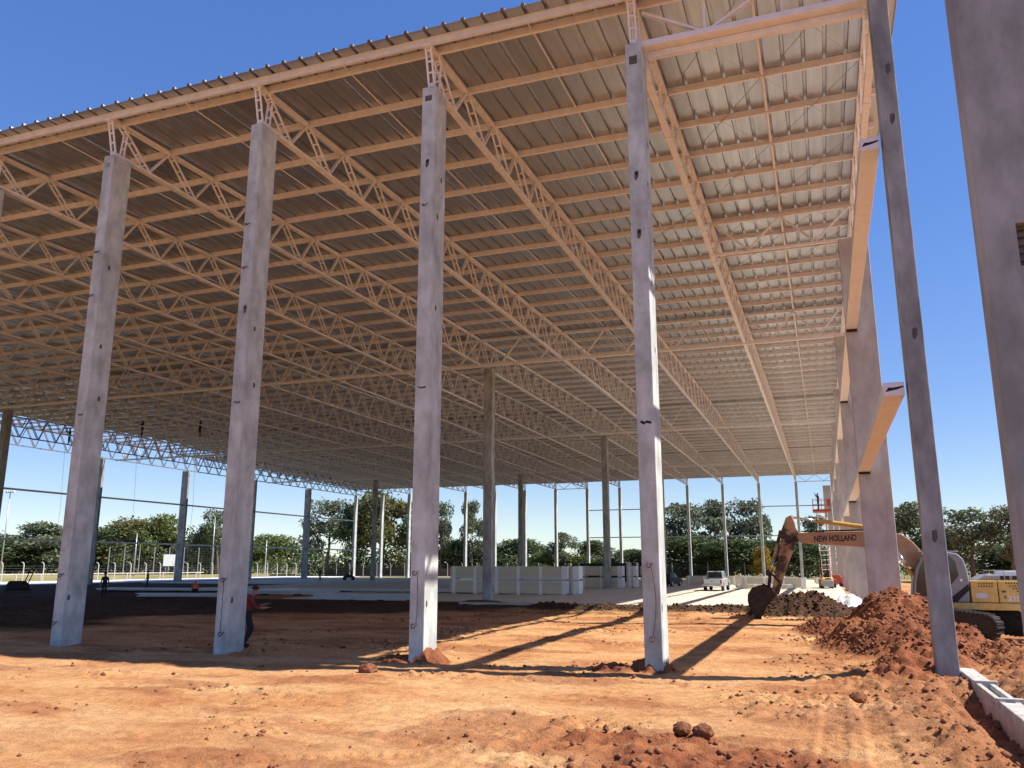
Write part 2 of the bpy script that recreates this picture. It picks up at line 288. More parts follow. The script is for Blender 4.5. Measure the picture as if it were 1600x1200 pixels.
def ground_mat():
    m = bpy.data.materials.new('laterite_soil'); m.use_nodes = True; nt = m.node_tree; N = nt.nodes; L = nt.links
    b = N['Principled BSDF']; b.inputs['Roughness'].default_value = .95; b.inputs['Specular IOR Level'].default_value = .15
    tc = N.new('ShaderNodeTexCoord')
    def noise(s, d=6, sx=(1,1,1), r=.6):
        mp = N.new('ShaderNodeMapping'); mp.inputs['Scale'].default_value = sx; L.new(tc.outputs['Object'], mp.inputs[0])
        n = N.new('ShaderNodeTexNoise'); n.inputs['Scale'].default_value = s; n.inputs['Detail'].default_value = d; n.inputs['Roughness'].default_value = r; L.new(mp.outputs[0], n.inputs['Vector']); return n.outputs[0]
    def ramp(x, ps):
        r = N.new('ShaderNodeValToRGB'); e = r.color_ramp.elements
        while len(e) < len(ps): e.new(.5)
        for k, (p, c) in enumerate(ps): e[k].position = p; e[k].color = (*c, 1)
        L.new(x, r.inputs[0]); return r.outputs[0]
    def mix(f, a, c, mode='MIX'):
        x = N.new('ShaderNodeMix'); x.data_type = 'RGBA'; x.blend_type = mode
        if isinstance(f, float): x.inputs[0].default_value = f
        else: L.new(f, x.inputs[0])
        L.new(a, x.inputs[6]); L.new(c, x.inputs[7]); return x.outputs[2]
    def attr(n): a = N.new('ShaderNodeAttribute'); a.attribute_name = n; return a.outputs['Fac']
    base = ramp(noise(.35, 8, (1,1.8,1)), [(.30,(.44,.185,.07)),(.47,(.56,.285,.12)),(.64,(.64,.38,.18))])
    base = mix(.55, base, ramp(noise(5, 7), [(.34,(.62,.55,.5)),(.6,(1.08,1.08,1.08))]), 'MULTIPLY')
    redc = ramp(noise(2.2, 8), [(.3,(.19,.058,.026)),(.7,(.38,.14,.06))])
    c = mix(attr('red'), base, redc)
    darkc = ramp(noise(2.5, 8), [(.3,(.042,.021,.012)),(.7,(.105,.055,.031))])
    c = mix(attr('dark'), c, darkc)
    c = mix(.5, c, ramp(noise(38, 4), [(.36,(.5,.45,.42)),(.56,(1.05,1.05,1.05))]), 'MULTIPLY')
    # beyond the site: dry grass
    sep = N.new('ShaderNodeSeparateXYZ'); L.new(tc.outputs['Object'], sep.inputs[0])
    mr = N.new('ShaderNodeMapRange'); mr.inputs[1].default_value = 131; mr.inputs[2].default_value = 133; L.new(sep.outputs[1], mr.inputs[0])
    ml = N.new('ShaderNodeMapRange'); ml.inputs[1].default_value = -71; ml.inputs[2].default_value = -74; L.new(sep.outputs[0], ml.inputs[0])
    mxx = N.new('ShaderNodeMath'); mxx.operation = 'MAXIMUM'; L.new(mr.outputs[0], mxx.inputs[0]); L.new(ml.outputs[0], mxx.inputs[1])
    c = mix(mxx.outputs[0], c, ramp(noise(.12, 6), [(.35,(.13,.13,.045)),(.65,(.30,.25,.12))]))
    L.new(c, b.inputs['Base Color'])
    h = N.new('ShaderNodeMath'); h.operation = 'ADD'; n1 = noise(9, 8, (1,1,1), .7); n2 = noise(45, 4); L.new(n1, h.inputs[0])
    h2 = N.new('ShaderNodeMath'); h2.operation = 'MULTIPLY'; h2.inputs[1].default_value = .35; L.new(n2, h2.inputs[0]); L.new(h2.outputs[0], h.inputs[1])
    bp = N.new('ShaderNodeBump'); bp.inputs['Strength'].default_value = .85; bp.inputs['Distance'].default_value = .07; L.new(h.outputs[0], bp.inputs['Height']); L.new(bp.outputs[0], b.inputs['Normal'])
    return m
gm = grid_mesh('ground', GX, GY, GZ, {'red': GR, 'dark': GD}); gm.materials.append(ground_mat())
kind(obj('ground', gm), 'structure')
def gz(x, y): return float(terrain(np.array([float(x)]), np.array([float(y)]))[0][0])

# concrete floor: cast bays with open joints
slab = bpy.data.objects.new('concrete_floor', None); COL.objects.link(slab); slab['kind'] = 'structure'
bays = MB(); k = 0; shared = {}
ys = [27.0, 33.0] + [33.0 + 8*i for i in range(1, 12)] + [128.6]
for j in range(len(ys)-1):
    for i in range(7):
        x1 = 23.0 - 12.8*i; x0 = x1 - 12.785; y0 = ys[j]; y1 = ys[j+1] - .02
        if j == 0 and i > 1: continue
        if j == 0 and i == 1: x0 = 4.0
        if (i >= 3 and j < 2) or (i >= 4 and j < 3) or (i >= 5 and j < 6): continue
        mb = MB().box(x0, x1, y0, y1, -.25, .035 + .003*((i*7+j*3) % 3)); mb.build('floor_bay', M['slabc'], slab, bevel=.012)

# ------------------------------------------------------------------ structure data
D = 6.0; HC = 15.96; OFF = -.18; YB = 16.5; YF = 127.6; RIDGE = 64.0; NP = 55; PS = 2.357; T0 = .35
def tx(i): return D*i + OFF
def zt(y): return 17.2 + .02*(y if y < RIDGE else 2*RIDGE - y)

# columns
def hook(mb, x, y, z, s=.09, dirn=-1):
    mb.tube([(x-.05,y,z),(x-.075,y+dirn*.07,z-.02),(x-.02,y+dirn*.12,z-.10),(x+.03,y+dirn*.11,z-.09),(x+.06,y+dirn*.05,z-.01),(x+.05,y,z)], .014, 5)
W, T = .42, .78
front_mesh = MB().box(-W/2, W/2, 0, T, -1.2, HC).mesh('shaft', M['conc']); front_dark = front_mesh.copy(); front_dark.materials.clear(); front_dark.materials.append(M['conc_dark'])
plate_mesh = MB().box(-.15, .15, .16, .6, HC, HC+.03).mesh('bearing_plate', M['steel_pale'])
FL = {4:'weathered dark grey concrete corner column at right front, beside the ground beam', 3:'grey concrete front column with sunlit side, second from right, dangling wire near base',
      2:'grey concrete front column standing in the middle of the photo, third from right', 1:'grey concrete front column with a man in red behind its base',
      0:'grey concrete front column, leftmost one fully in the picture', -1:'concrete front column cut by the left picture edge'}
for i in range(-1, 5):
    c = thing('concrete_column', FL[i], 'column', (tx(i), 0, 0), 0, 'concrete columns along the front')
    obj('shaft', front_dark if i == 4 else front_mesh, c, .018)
    if i == 4:
        for o in c.children: o.scale = (.97, .75, 1.14)
    else: obj('bearing_plate', plate_mesh, c)
    hk = {4:[], 3:[2.4,.75], 2:[12.3,2.2,.9], 1:[12.6,11.2,2.0,.55], 0:[12.5,11.0,2.1,.7], -1:[]}[i]
    for z in hk:
        m = MB(); hook(m, random.uniform(-.06,.06), 0, z); m.build('lifting_loop', M['rebar'], c)
    holes = {4:[(13.9,.06),(12.6,.04),(7.4,.03),(3.0,.0)], 3:[(12.2,-.02),(10.6,.0)], 2:[(13.6,.0)], 1:[(9.9,.05)], 0:[], -1:[]}[i]
    for z, x in holes:
        m = MB(); r = .045; m.tube([(x, -.004 if i != 4 else .0, z), (x, .02, z)], r, 9); o = m.build('cast_in_socket', M['grease'], c)
        o.scale = (1, 1, 1.0); o2 = MB().prism([(x-.05,z-.14),(x-.01,z-.2),(x+.05,z-.1),(x+.06,z+.05),(x+.02,z+.09),(x-.05,z+.05)], -.003, .01).build('rust_stain', M['hole'], c)
    if i in (3, 2, 1):
        za, zb = {3:(2.4,.75), 2:(2.2,.9), 1:(2.0,.55)}[i]
        pts = [(.0+.05*math.sin(t*3.1)*(1 if i != 3 else 2.2), -.035-.04*math.sin(t*3.1), za+(zb-za)*t) for t in np.linspace(0,1,9)]
        MB().tube(pts, .009, 5).build('loose_wire', M['rebar'], c)
    if i in (3, 2, 0):
        MB().box(-.11, .10, -.006, .02, HC-.62 if i == 3 else HC-.45, HC-.38 if i == 3 else HC-.28).build('identification_patch', M['hole'] if i != 0 else M['conc_dark'], c)
    if i == 3:
        MB().prism([(-.14,5.72),(-.05,5.66),(.02,5.70),(.13,5.67),(.14,5.73),(.04,5.76),(-.03,5.73),(-.10,5.77)], -.004, .02).build('chipped_seam', M['grease'], c)
    if i in (2, 1, 0):
        MB().prism([(-.12,7.02),(-.03,6.98),(.12,7.0),(.1,7.05),(-.02,7.03),(-.1,7.06)], -.004, .02).build('chipped_seam', M['hole'], c)
    if i < 4:
        for y, z in ((.3, 9.3), (.45, 7.6), (.3, 12.0), (.12, 1.4), (.5, 13.2)):
            if random.random() < .75: MB().prism([(y-.05,z-.06),(y+.03,z-.09),(y+.06,z+.02),(y+.01,z+.1),(y-.04,z+.05)], W/2-.01, W/2+.003, 'yz').build('surface_pit', M['hole'], c)

# side wall columns: broad faces to the front
WR, TR = 1.17, .36
side_mesh = MB().box(-WR/2, WR/2, 0, TR, -1.2, HC).mesh('shaft', M['conc_side'])
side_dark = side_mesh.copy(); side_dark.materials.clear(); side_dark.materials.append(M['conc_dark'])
RX = 23.71; RY = [YB*k for k in range(1, 8)]
RL = ['broad grey concrete wall column behind the excavator boom, nearest of the right wall row', 'second broad concrete wall column of the right row, behind the one at the boom']
for k, y in enumerate(RY):
    c = thing('wall_column', RL[k] if k < 2 else ORD[k] + ' broad concrete wall column back along the right side', 'column', (RX, y, 0), 0, 'broad concrete columns of the right wall')
    obj('shaft', side_mesh, c, .02)
c = thing('wall_column', 'huge dark concrete column close to the camera, cut by the right picture edge', 'column', (23.1 + WR/2, -12.09, 0), 0, 'broad concrete columns of the right wall')
m = MB(); z0, z1 = 4.78, 5.16; px = -.335   # shaft with a real pocket
m.box(-WR/2, px, 0, TR, -1.2, HC).box(px+.22, WR/2, 0, TR, -1.2, HC).box(px, px+.22, .002, TR-.002, -1.2, z0).box(px, px+.22, .002, TR-.002, z1, HC).box(px, px+.22, .12, TR-.002, z0, z1)
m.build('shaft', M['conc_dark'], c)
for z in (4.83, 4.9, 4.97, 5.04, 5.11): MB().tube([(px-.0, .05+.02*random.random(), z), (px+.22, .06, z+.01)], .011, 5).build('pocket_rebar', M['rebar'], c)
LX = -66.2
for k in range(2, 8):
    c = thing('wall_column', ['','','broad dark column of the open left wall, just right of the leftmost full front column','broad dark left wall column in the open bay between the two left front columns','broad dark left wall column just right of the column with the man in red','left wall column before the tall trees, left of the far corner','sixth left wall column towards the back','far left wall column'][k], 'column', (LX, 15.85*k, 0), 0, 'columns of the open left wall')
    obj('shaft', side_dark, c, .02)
# far row
FN = {3:'right of the boom tip', 2:'behind the bucket link', 1:'right of the pickup', 0:'left of the pickup', -1:'hidden mostly by the sunlit front column'}
for i in range(-11, 5):
    lab = f'thin far wall column, {ORD[4-i]} from the right corner of the back wall'
    c = thing('concrete_column', lab, 'column', (tx(i), YF, 0), 0, 'columns of the far back wall'); obj('shaft', front_mesh, c)
# interior columns
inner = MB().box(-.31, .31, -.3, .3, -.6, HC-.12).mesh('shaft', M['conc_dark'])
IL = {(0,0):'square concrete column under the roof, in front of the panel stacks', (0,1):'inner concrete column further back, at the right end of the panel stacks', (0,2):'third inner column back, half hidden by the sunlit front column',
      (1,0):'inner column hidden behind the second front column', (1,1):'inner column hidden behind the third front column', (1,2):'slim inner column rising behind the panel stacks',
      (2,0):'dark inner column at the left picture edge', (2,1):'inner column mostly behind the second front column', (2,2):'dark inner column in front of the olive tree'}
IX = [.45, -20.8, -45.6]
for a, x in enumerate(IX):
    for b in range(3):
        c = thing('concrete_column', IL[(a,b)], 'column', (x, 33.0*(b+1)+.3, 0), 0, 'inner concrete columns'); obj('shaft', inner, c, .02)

# ------------------------------------------------------------------ roof trusses
def ladder(mb, p, q, gap=.10, leg=.055, step=.42):
    p = Vector(p); q = Vector(q); L = (q-p).length
    for s in (-1, 1): mb.bar(p + Vector((s*gap,0,0)), q + Vector((s*gap,0,0)), leg, leg)
    n = max(1, int(L/step))
    for k in range(n):
        c = p + (q-p)*((k+.5)/n); mb.bar(c - Vector((gap,0,0)), c + Vector((gap,0,0)), .05, .035, (0,0,1))
def nodeT(k): y = T0 + PS*k; return (0, y, zt(y) + .02)
def nodeB(k, f=.56): y = T0 + PS*(k + f); return (0, y, 16.14)
lad = {}; dia = {}
for k in range(14):
    m = MB(); ladder(m, nodeT(k), nodeB(k)); lad[k] = m.mesh('lattice_post', M['steel'])
    m = MB()
    a = Vector(nodeB(k, .60)); b = Vector(nodeT(k+1)) - Vector((0,.06,0))
    for s in (-1, 1): m.bar(a + Vector((s*.045,0,0)), b + Vector((s*.045,0,0)), .05, .055)
    dia[k] = m.mesh('diagonal', M['steel'])
m = MB()
for k in range(14, NP-1):
    ladder(m, nodeT(k), nodeB(k), leg=.065, step=.8); m.bar(nodeB(k,.6), nodeT(k+1), .12, .065)
web_far = m.mesh('web', M['steel'])
m = MB()
for k in range(0, NP-1): ladder(m, nodeT(k), nodeB(k), leg=.065, step=.8); m.bar(nodeB(k,.6), nodeT(k+1), .12, .065)
web_all = m.mesh('web', M['steel'])
m = MB(); m.bar((0,.12,16.09), (0,YF,16.09), .20, .10)
for y in np.arange(5.5, 127, 6.1): m.box(-.125, .125, y, y+.30, 16.02, 16.15)
bot_mesh = m.mesh('bottom_chord', M['steel'])
top_mesh = MB().bar((0,-.1,zt(0)+.05), (0,RIDGE,zt(RIDGE)+.05), .20, .11).bar((0,RIDGE,zt(RIDGE)+.05), (0,YF+.2,zt(YF)+.05), .20, .11).mesh('top_chord', M['steel'])
m = MB(); ladder(m, (0,-.12,zt(0)+.05), (0,.2,HC+.03), .085, .05, .3); ladder(m, (0,.62,zt(0)), (0,.5,HC+.03), .085, .05, .3)
m.box(-.13,.13,.1,.6,HC+.03,HC+.06); m.box(-.14,.14,-.24,-.05,zt(0)-.05,zt(0)+.02)
end_mesh = m.mesh('end_post', M['steel_pale'])
m = MB(); ladder(m, (0,YF+.1,zt(YF)), (0,YF+.2,HC+.02), .085, .06, .4); ladder(m, (0,YF+.6,zt(YF)), (0,YF+.4,HC+.02), .085, .06, .4); m.box(-.13,.13,YF,YF+.7,HC,HC+.04)
end_far = m.mesh('end_post', M['steel_pale'])
TL = {4:'beige lattice roof truss along the right roof edge above the wall columns', 3:'beige lattice roof truss running back from the sunlit front column, second from right',
      2:'beige lattice roof truss running back from the middle front column', 1:'beige lattice roof truss running back from the front column with the man in red',
      0:'beige lattice roof truss running back from the leftmost full front column'}
for i in range(-11, 5):
    t = thing('roof_truss', TL.get(i, f'beige lattice roof truss, {ORD[4-i]} from the right roof edge'), 'roof truss', (tx(i), 0, 0), 0, 'beige lattice roof trusses')
    obj('top_chord', top_mesh, t); obj('bottom_chord', bot_mesh, t); obj('end_post', end_mesh, t); obj('end_post', end_far, t)
    if i >= -3:
        for k in range(14): obj('lattice_post', lad[k], t); obj('diagonal', dia[k], t)
        kind(obj('web', web_far, t), 'stuff')
    else: kind(obj('web', web_all, t), 'stuff')
    if i <= -10:      # outer left trusses: shade of their unlit side put into a darker colour
        for o in t.children: o.material_slots[0].link = 'OBJECT'; o.material_slots[0].material = M['shadedsteel']

# cross (jack) trusses
def cross_truss(y, xa, xb, label, single, thin=False, nb=None):
    t = thing('cross_truss', label, 'cross truss', (0, y, 0), 0, 'cross trusses between the roof trusses')
    zb = 16.02; zc = zt(y) - .02; h = .11 if thin else .2
    MB().bar((xa,0,zb), (xb,0,zb), .16 if not thin else .12, h, (0,1,0)).build('bottom_chord', M['steel'], t)
    MB().bar((xa,0,zc), (xb,0,zc), .18, .16, (0,1,0)).build('top_chord', M['steel'], t)
    n = int(round((xb-xa)/D)); w = MB()
    for b in range(n):
        x0 = xa + D*b; ps = [(x0+.15,0,zc-.05),(x0+1.6,0,zb+.07),(x0+3,0,zc-.05),(x0+4.4,0,zb+.07),(x0+5.85,0,zc-.05)]
        for a, c in zip(ps[:-1], ps[1:]):
            q = w if not single else MB()
            for s in (-.05,.05): q.bar((a[0],s,a[2]), (c[0],s,c[2]), .05, .06, (0,1,0))
            if single: q.build('diagonal', M['steel'], t)
    if not single: kind(w.build('web', M['steel'], t), 'stuff')
cross_truss(33.0, tx(-11), tx(4), 'beige cross truss spanning the roof over the nearest inner column', True)
cross_truss(66.0, tx(-11), tx(4), 'beige cross truss over the second row of inner columns', False)
cross_truss(99.0, tx(-11), tx(4), 'beige cross truss over the third row of inner columns', False)
cross_truss(YB+.3, tx(3), tx(4), 'short beige brace truss from the second truss to the nearest wall column', True, True)
cross_truss(YF+.35, tx(3), tx(4), 'short brace truss between the two right columns of the back wall', True, True)
cross_truss(YF+.35, tx(-4), tx(-3), 'short brace truss in the back wall above the panel stacks', True, True)
t = thing('cross_truss', 'pale steel brace girder joining the two right front columns at their tops', 'cross truss', (0, .42, 0), 0, 'cross trusses between the roof trusses')
MB().box(tx(3)+.1, tx(4)-.1, -.16, .16, 15.98, 16.16).build('bottom_chord', M['steel_pale'], t, bevel=.02)
MB().box(tx(3)+.3, tx(4)-.3, .14, .30, 15.80, 15.97).build('lower_flange', M['steel'], t)
for a, c in (((.2,17.1),(1.75,16.18)),((2.0,16.18),(4.0,17.3)),((4.0,17.2),(5.8,16.2)),((1.86,16.16),(1.86,17.2)),((3.8,16.16),(3.8,17.2))):
    MB().bar((tx(3)+a[0],-.03,a[1]), (tx(3)+c[0],-.03,c[1]), .05, .07, (0,1,0)).bar((tx(3)+a[0],.05,a[1]), (tx(3)+c[0],.05,c[1]), .05, .07, (0,1,0)).build('diagonal', M['steel_pale'], t)

# ------------------------------------------------------------------ roof: purlins, standing seam sheets
roof = thing('warehouse_roof', 'huge low pitched metal sheet roof on beige purlins over the open hall', 'roof')
XR, XL = 24.35, -66.5
pm = MB()
def cprof(mb, xa, xb, w=.09, h=.23, t=.018):
    for (y0,y1,z0,z1) in ((-w/2,-w/2+t,0,h),(-w/2+t,w/2,0,t),(-w/2+t,w/2,h-t,h)): mb.box(xa, xb, y0, y1, z0, z1)
cprof(pm, XL, XR); pmesh = pm.mesh('purlin', M['steel'])
for k in range(NP):
    y = T0 + PS*k; obj('purlin', pmesh, roof, loc=(0, y, zt(y) - .01))
pm = MB(); cprof(pm, XL, XR, .1, .25); em = pm.mesh('eave_beam', M['steel'])
obj('eave_beam', em, roof, loc=(0, -.17, zt(0)-.02)); obj('eave_beam', em, roof, loc=(0, YF+.5, zt(YF)-.02))
# one seam panel, .6 m wide, upstanding rib at its right edge, bent at the ridge
P = .6; RH = .095
prof = [(0,0),(P-.135,0),(P-.115,RH),(P-.03,RH),(P-.01,0),(P,0)]
def panel(y0, y1):
    ysl = [y0] + ([RIDGE] if y0 < RIDGE < y1 else []) + [y1]; vs = []; n = len(prof)
    for y in ysl: vs += [(a, y, zt(y) + .225 + b) for a, b in prof]
    fs = [(j*n+i, j*n+i+1, (j+1)*n+i+1, (j+1)*n+i) for j in range(len(ysl)-1) for i in range(n-1)]
    return MB().add(vs, fs).mesh('roof_panel', M['sheet'])
pfull = panel(-.62, YF+.7); phalf = panel(82, YF+.7); npan = int((XR+.25-XL)/P)
for k in range(npan):
    x = XR + .25 - P*(k+1)
    o = obj('roof_panel', phalf if x < -60.3 else pfull, roof); o.location = (x, 0, random.uniform(0,.004))
gut = MB().box(XR+.27, XR+.31, -.3, YF+.6, 17.25, 17.5)
m = MB()
for k in range(16):
    y = T0 + PS*k
    for i in range(-3, 5): m.box(tx(i)-.16, tx(i)+.16, y-.055, y-.047, zt(y)+.02, zt(y)+.19); m.box(tx(i)+.2, tx(i)+.23, y-.05, y-.046, zt(y)+.05, zt(y)+.08); m.box(tx(i)+1.45, tx(i)+1.48, y-.049, y-.0455, zt(y)+.14, zt(y)+.17)
kind(m.build('purlin_splices', M['steel'], roof), 'stuff')
# sag rods and wind bracing
for i in range(-11, 4):
    x = tx(i)+3.05; r = .055 if i == 3 else .02
    MB().tube([(x,-.1,zt(0)+.10),(x,RIDGE,zt(RIDGE)+.10),(x,YF,zt(YF)+.10)], r, 6).build('sag_rod', M['steel_pale'] if i == 3 else M['steel'], roof)
def cross(x0, x1, y0, y1, r=.012):
    for a, b in (((x0,y0),(x1,y1)),((x1,y0),(x0,y1))):
        MB().tube([(a[0],a[1],zt(a[1])-.02),(b[0],b[1],zt(b[1])-.02)], r, 4).build('bracing_rod', M['galv'], roof)
for j in range(7): cross(tx(3)+.1, tx(3)+3, T0+PS*2*j, T0+PS*2*(j+1)); cross(tx(3)+3.1, tx(4)-.1, T0+PS*2*j, T0+PS*2*(j+1))
for i in (0, 2): cross(tx(i)+.1, tx(i)+5.9, T0+PS*6, T0+PS*9)

# ------------------------------------------------------------------ wall rails
def girt(x0, x1, y0, y1, z, h, label, group, mt='steel_pale', pad=False):
    o = thing('wall_rail', label, 'wall rail', ((x0+x1)/2, (y0+y1)/2, z), 0, group); a, b = (x1-x0)/2, (y1-y0)/2
    MB().box(-a, a, -b, b, -h/2, h/2).build('beam', M[mt], o, bevel=.012)
    if pad:
        MB().prism([(-a+.03,-.06),(a*.3,-.015),(a*.95,.03),(a*.9,.06),(-.02,.03),(-a+.1,.04)], -b-.004, -b+.01).build('grout_stain', M['grease'], o)
        MB().box(-a*.9, a*1.05, b-.16, b-.02, -h/2-.09, -h/2-.003).build('bearing_bracket', M['grease'], o)
ends = [.08] + RY
for k in range(len(ends)-1):
    y0 = ends[k] + (TR+.02 if k else 0); y1 = ends[k+1] - .02
    for z, nm in ((12.05,'upper'), (6.15,'lower')):
        lab = f'{nm} beige steel wall rail from the corner column to the nearest wall column' if k == 0 else f'{nm} beige wall rail in the {ORD[k]} bay of the right wall'
        girt(23.12, 23.54, y0, y1, z, .30, lab, 'rails of the right wall', pad=(k < 2))
for k in range(1, 8):
    y0 = 15.85*k + (TR if k > 1 else 0); y1 = 15.85*(k+1) if k < 7 else YF
    for z, nm in ((11.0,'upper'), (5.3,'lower')): girt(LX-.1, LX+.1, y0, y1-.02, z, .22, f'{nm} thin steel rail in the {ORD[k]} bay of the open left wall', 'rails of the left wall', 'galv')
for i in range(-3, 4):
    for z, nm in ((12.05,'upper'), (7.2,'lower')): girt(tx(i)+W/2, tx(i+1)-W/2, YF+.3, YF+.42, z, .16, f'{nm} thin rail in the back wall, {ORD[3-i]} bay from the right', 'rails of the back wall', 'galv')

# ground beam by the right front column
def gbeam(y0, y1, label, z=.17, x0=24.04, ww=.30):
    o = thing('ground_beam', label, 'ground beam', (x0+ww/2, (y0+y1)/2, z), 0, 'precast ground beams'); b = (y1-y0)/2; a = ww/2
    MB().box(-a, a, -b, b, -.75, 0).build('body', M['precast'], o, bevel=.02)
    return o, a, b
o, a, b = gbeam(-1.5, .62, 'short pale concrete ground beam touching the right corner column', .27)
o, a, b = gbeam(-4.1, -1.52, 'pale concrete ground beam with a trough in its top, second from the corner column', .16)
MB().box(-a, -a*.45, -b, b-.3, .003, .10).build('lip', M['precast'], o, bevel=.01); MB().box(a*.45, a, -b, b-.3, .003, .10).build('lip', M['precast'], o, bevel=.01)
for y in (b-.27, -b+.1): MB().box(-a-.03, a+.05, y-.05, y+.05, .003, .15).build('end_block', M['precast'], o, bevel=.01)
gbeam(-11.5, -4.12, 'long pale concrete ground beam running out of the picture at lower right', .26)

# ------------------------------------------------------------------ lettering
def text(name, body, size, m, parent, mtx, bold=.0, extr=.002, sx=1.0):
    cu = bpy.data.curves.new(name, 'FONT'); cu.body = body; cu.size = size; cu.extrude = extr; cu.offset = bold; cu.resolution_u = 2
    tmp = bpy.data.objects.new(name, cu); COL.objects.link(tmp); bpy.context.view_layer.update()
    me = bpy.data.meshes.new_from_object(tmp.evaluated_get(bpy.context.evaluated_depsgraph_get())); COL.objects.unlink(tmp); bpy.data.objects.remove(tmp)
    me.materials.clear(); me.materials.append(m)
    me.transform(Matrix.Diagonal((sx, 1, 1, 1))); me.transform(mtx); me.name = name
    return obj(name, me, parent)
FRONT = Matrix.Rotation(math.pi/2, 4, 'X')      # lettering that faces -Y

# ------------------------------------------------------------------ excavator (boom points to -X)
EY = 20.0
ex = thing('excavator', 'yellow and grey tracked excavator digging beside the right wall, bucket in the soil', 'excavator', (26.6, EY, -.15))
def ep(p): return [(a - 26.6, b + .15) for a, b in p]
boom = MB().prism(ep([(20.50,3.56),(20.57,3.76),(22.0,3.80),(23.34,3.80),(24.72,3.66),(25.13,3.34),(25.46,2.88),(25.62,2.33),(25.62,1.6),(25.2,1.5),(25.02,2.11),(24.64,2.74),(24.2,3.0),(23.36,3.10),(21.95,3.22),(20.63,3.32)]), -.24, .24).build('boom', M['boom'], ex, bevel=.03)
MB().bar(*[(a-26.6, 0, b+.15) for a, b in ((20.7,3.83),(23.6,3.86))], .06, .05, (0,1,0)).build('hydraulic_pipe', M['darkmetal'], boom)
MB().bar(*[(a-26.6, -.15, b+.15) for a, b in ((20.7,3.82),(24.5,3.78))], .04, .04, (0,1,0)).build('hydraulic_pipe', M['darkmetal'], boom)
text('maker_lettering', 'NEW HOLLAND', .36, M['black'], boom, Matrix.Translation((21.22-26.6, -.244, 3.36+.15)) @ Matrix.Rotation(-.025, 4, 'Y') @ FRONT, .010, sx=.66)
stick = MB().prism(ep([(19.88,3.9),(20.10,4.44),(20.34,4.55),(20.47,4.19),(20.52,3.62),(20.36,3.07),(19.96,2.18),(19.58,1.08),(19.27,1.15),(19.49,2.04),(19.78,3.2)]), -.17, .17).build('stick', M['yellow_dirty'], ex, bevel=.025)
for s in (-1, 1): MB().prism(ep([(20.15,4.3),(20.42,4.1),(20.6,3.75),(20.6,3.4),(20.2,3.3),(20.0,3.7)]), s*.2-.02, s*.2+.02).build('gusset_plate', M['yellow_dirty'], stick)
MB().tube([(20.42-26.6,-.27,3.52+.15),(20.42-26.6,.27,3.52+.15)], .09, 12).build('pivot_pin', M['darkmetal'], stick)
# bucket: curved shell with side plates and teeth
prof_b = [(19.20,1.42),(18.85,1.50),(18.50,1.40),(18.30,1.12),(18.27,.80),(18.36,.50),(18.55,.22),(18.78,.06)]
bk = MB(); n = len(prof_b); inn = [(x+.05*(19.0-x)/.7, z+.05*(.9-z)) for x, z in prof_b]
vs_ = [(a-26.6, y, b+.15) for y in (-.52,.52) for a, b in prof_b] + [(a-26.6, y, b+.15) for y in (-.52,.52) for a, b in inn]
bk.add(vs_, [(i,i+1,n+i+1,n+i) for i in range(n-1)] + [(2*n+i,3*n+i,3*n+i+1,2*n+i+1) for i in range(n-1)])
for y in (-.52,.49): bk.prism(ep(prof_b + [(19.0,.55),(19.3,.9),(19.5,1.1)]), y, y+.03)
bucket = bk.build('bucket', M['bucket'], ex)
for k in range(5): MB().prism(ep([(18.70,.14),(18.84,.02),(18.93,-.12),(18.76,.0)]), -.46+.21*k, -.36+.21*k).build('tooth', M['darkmetal'], bucket)
for s in (-.12, .12): MB().bar((19.56-26.6,s,1.15+.15),(18.9-26.6,s,1.5+.15), .05, .16, (0,1,0)).build('bucket_ear', M['bucket'], bucket)
def cyl(name, a, b, y, r, frac, mt, rr=.55):
    a = Vector((a[0]-26.6, y, a[1]+.15)); b = Vector((b[0]-26.6, y, b[1]+.15)); c = a + (b-a)*frac
    o = MB().tube([c, c+(b-c)*.03, c+(b-c)*.97, b], [r*1.15, r, r, r*1.1], 12).build(name, M[mt], ex, True)
    MB().tube([a, c], r*rr, 10).build('piston_rod', M['chrome'], o, True); return o
cyl('stick_cylinder', (20.32,4.45), (23.5,3.95), 0, .095, .34, 'ochre')
cyl('bucket_cylinder', (19.30,2.05), (19.84,3.88), 0, .075, .35, 'yellow_dirty')
for y in (-.38, .38): cyl('boom_cylinder', (24.5,2.9), (25.45,1.2), y, .09, .40, 'ochre')
MB().bar((19.28-26.6,-.16,2.05+.15),(19.18-26.6,-.16,1.42+.15), .06,.12,(0,1,0)).bar((19.28-26.6,.16,2.05+.15),(19.18-26.6,.16,1.42+.15), .06,.12,(0,1,0)).bar((19.28-26.6,-.2,2.06+.15),(19.66-26.6,-.2,1.62+.15),.05,.09,(0,1,0)).build('bucket_link', M['bucket'], ex)
MB().tube([(20.0-26.6,-.2,4.1+.15),(19.72-26.6,-.24,3.4+.15),(20.0-26.6,-.23,3.2+.15),(20.4-26.6,-.26,3.5+.15)], .022, 6).build('hydraulic_hose', M['black'], ex)
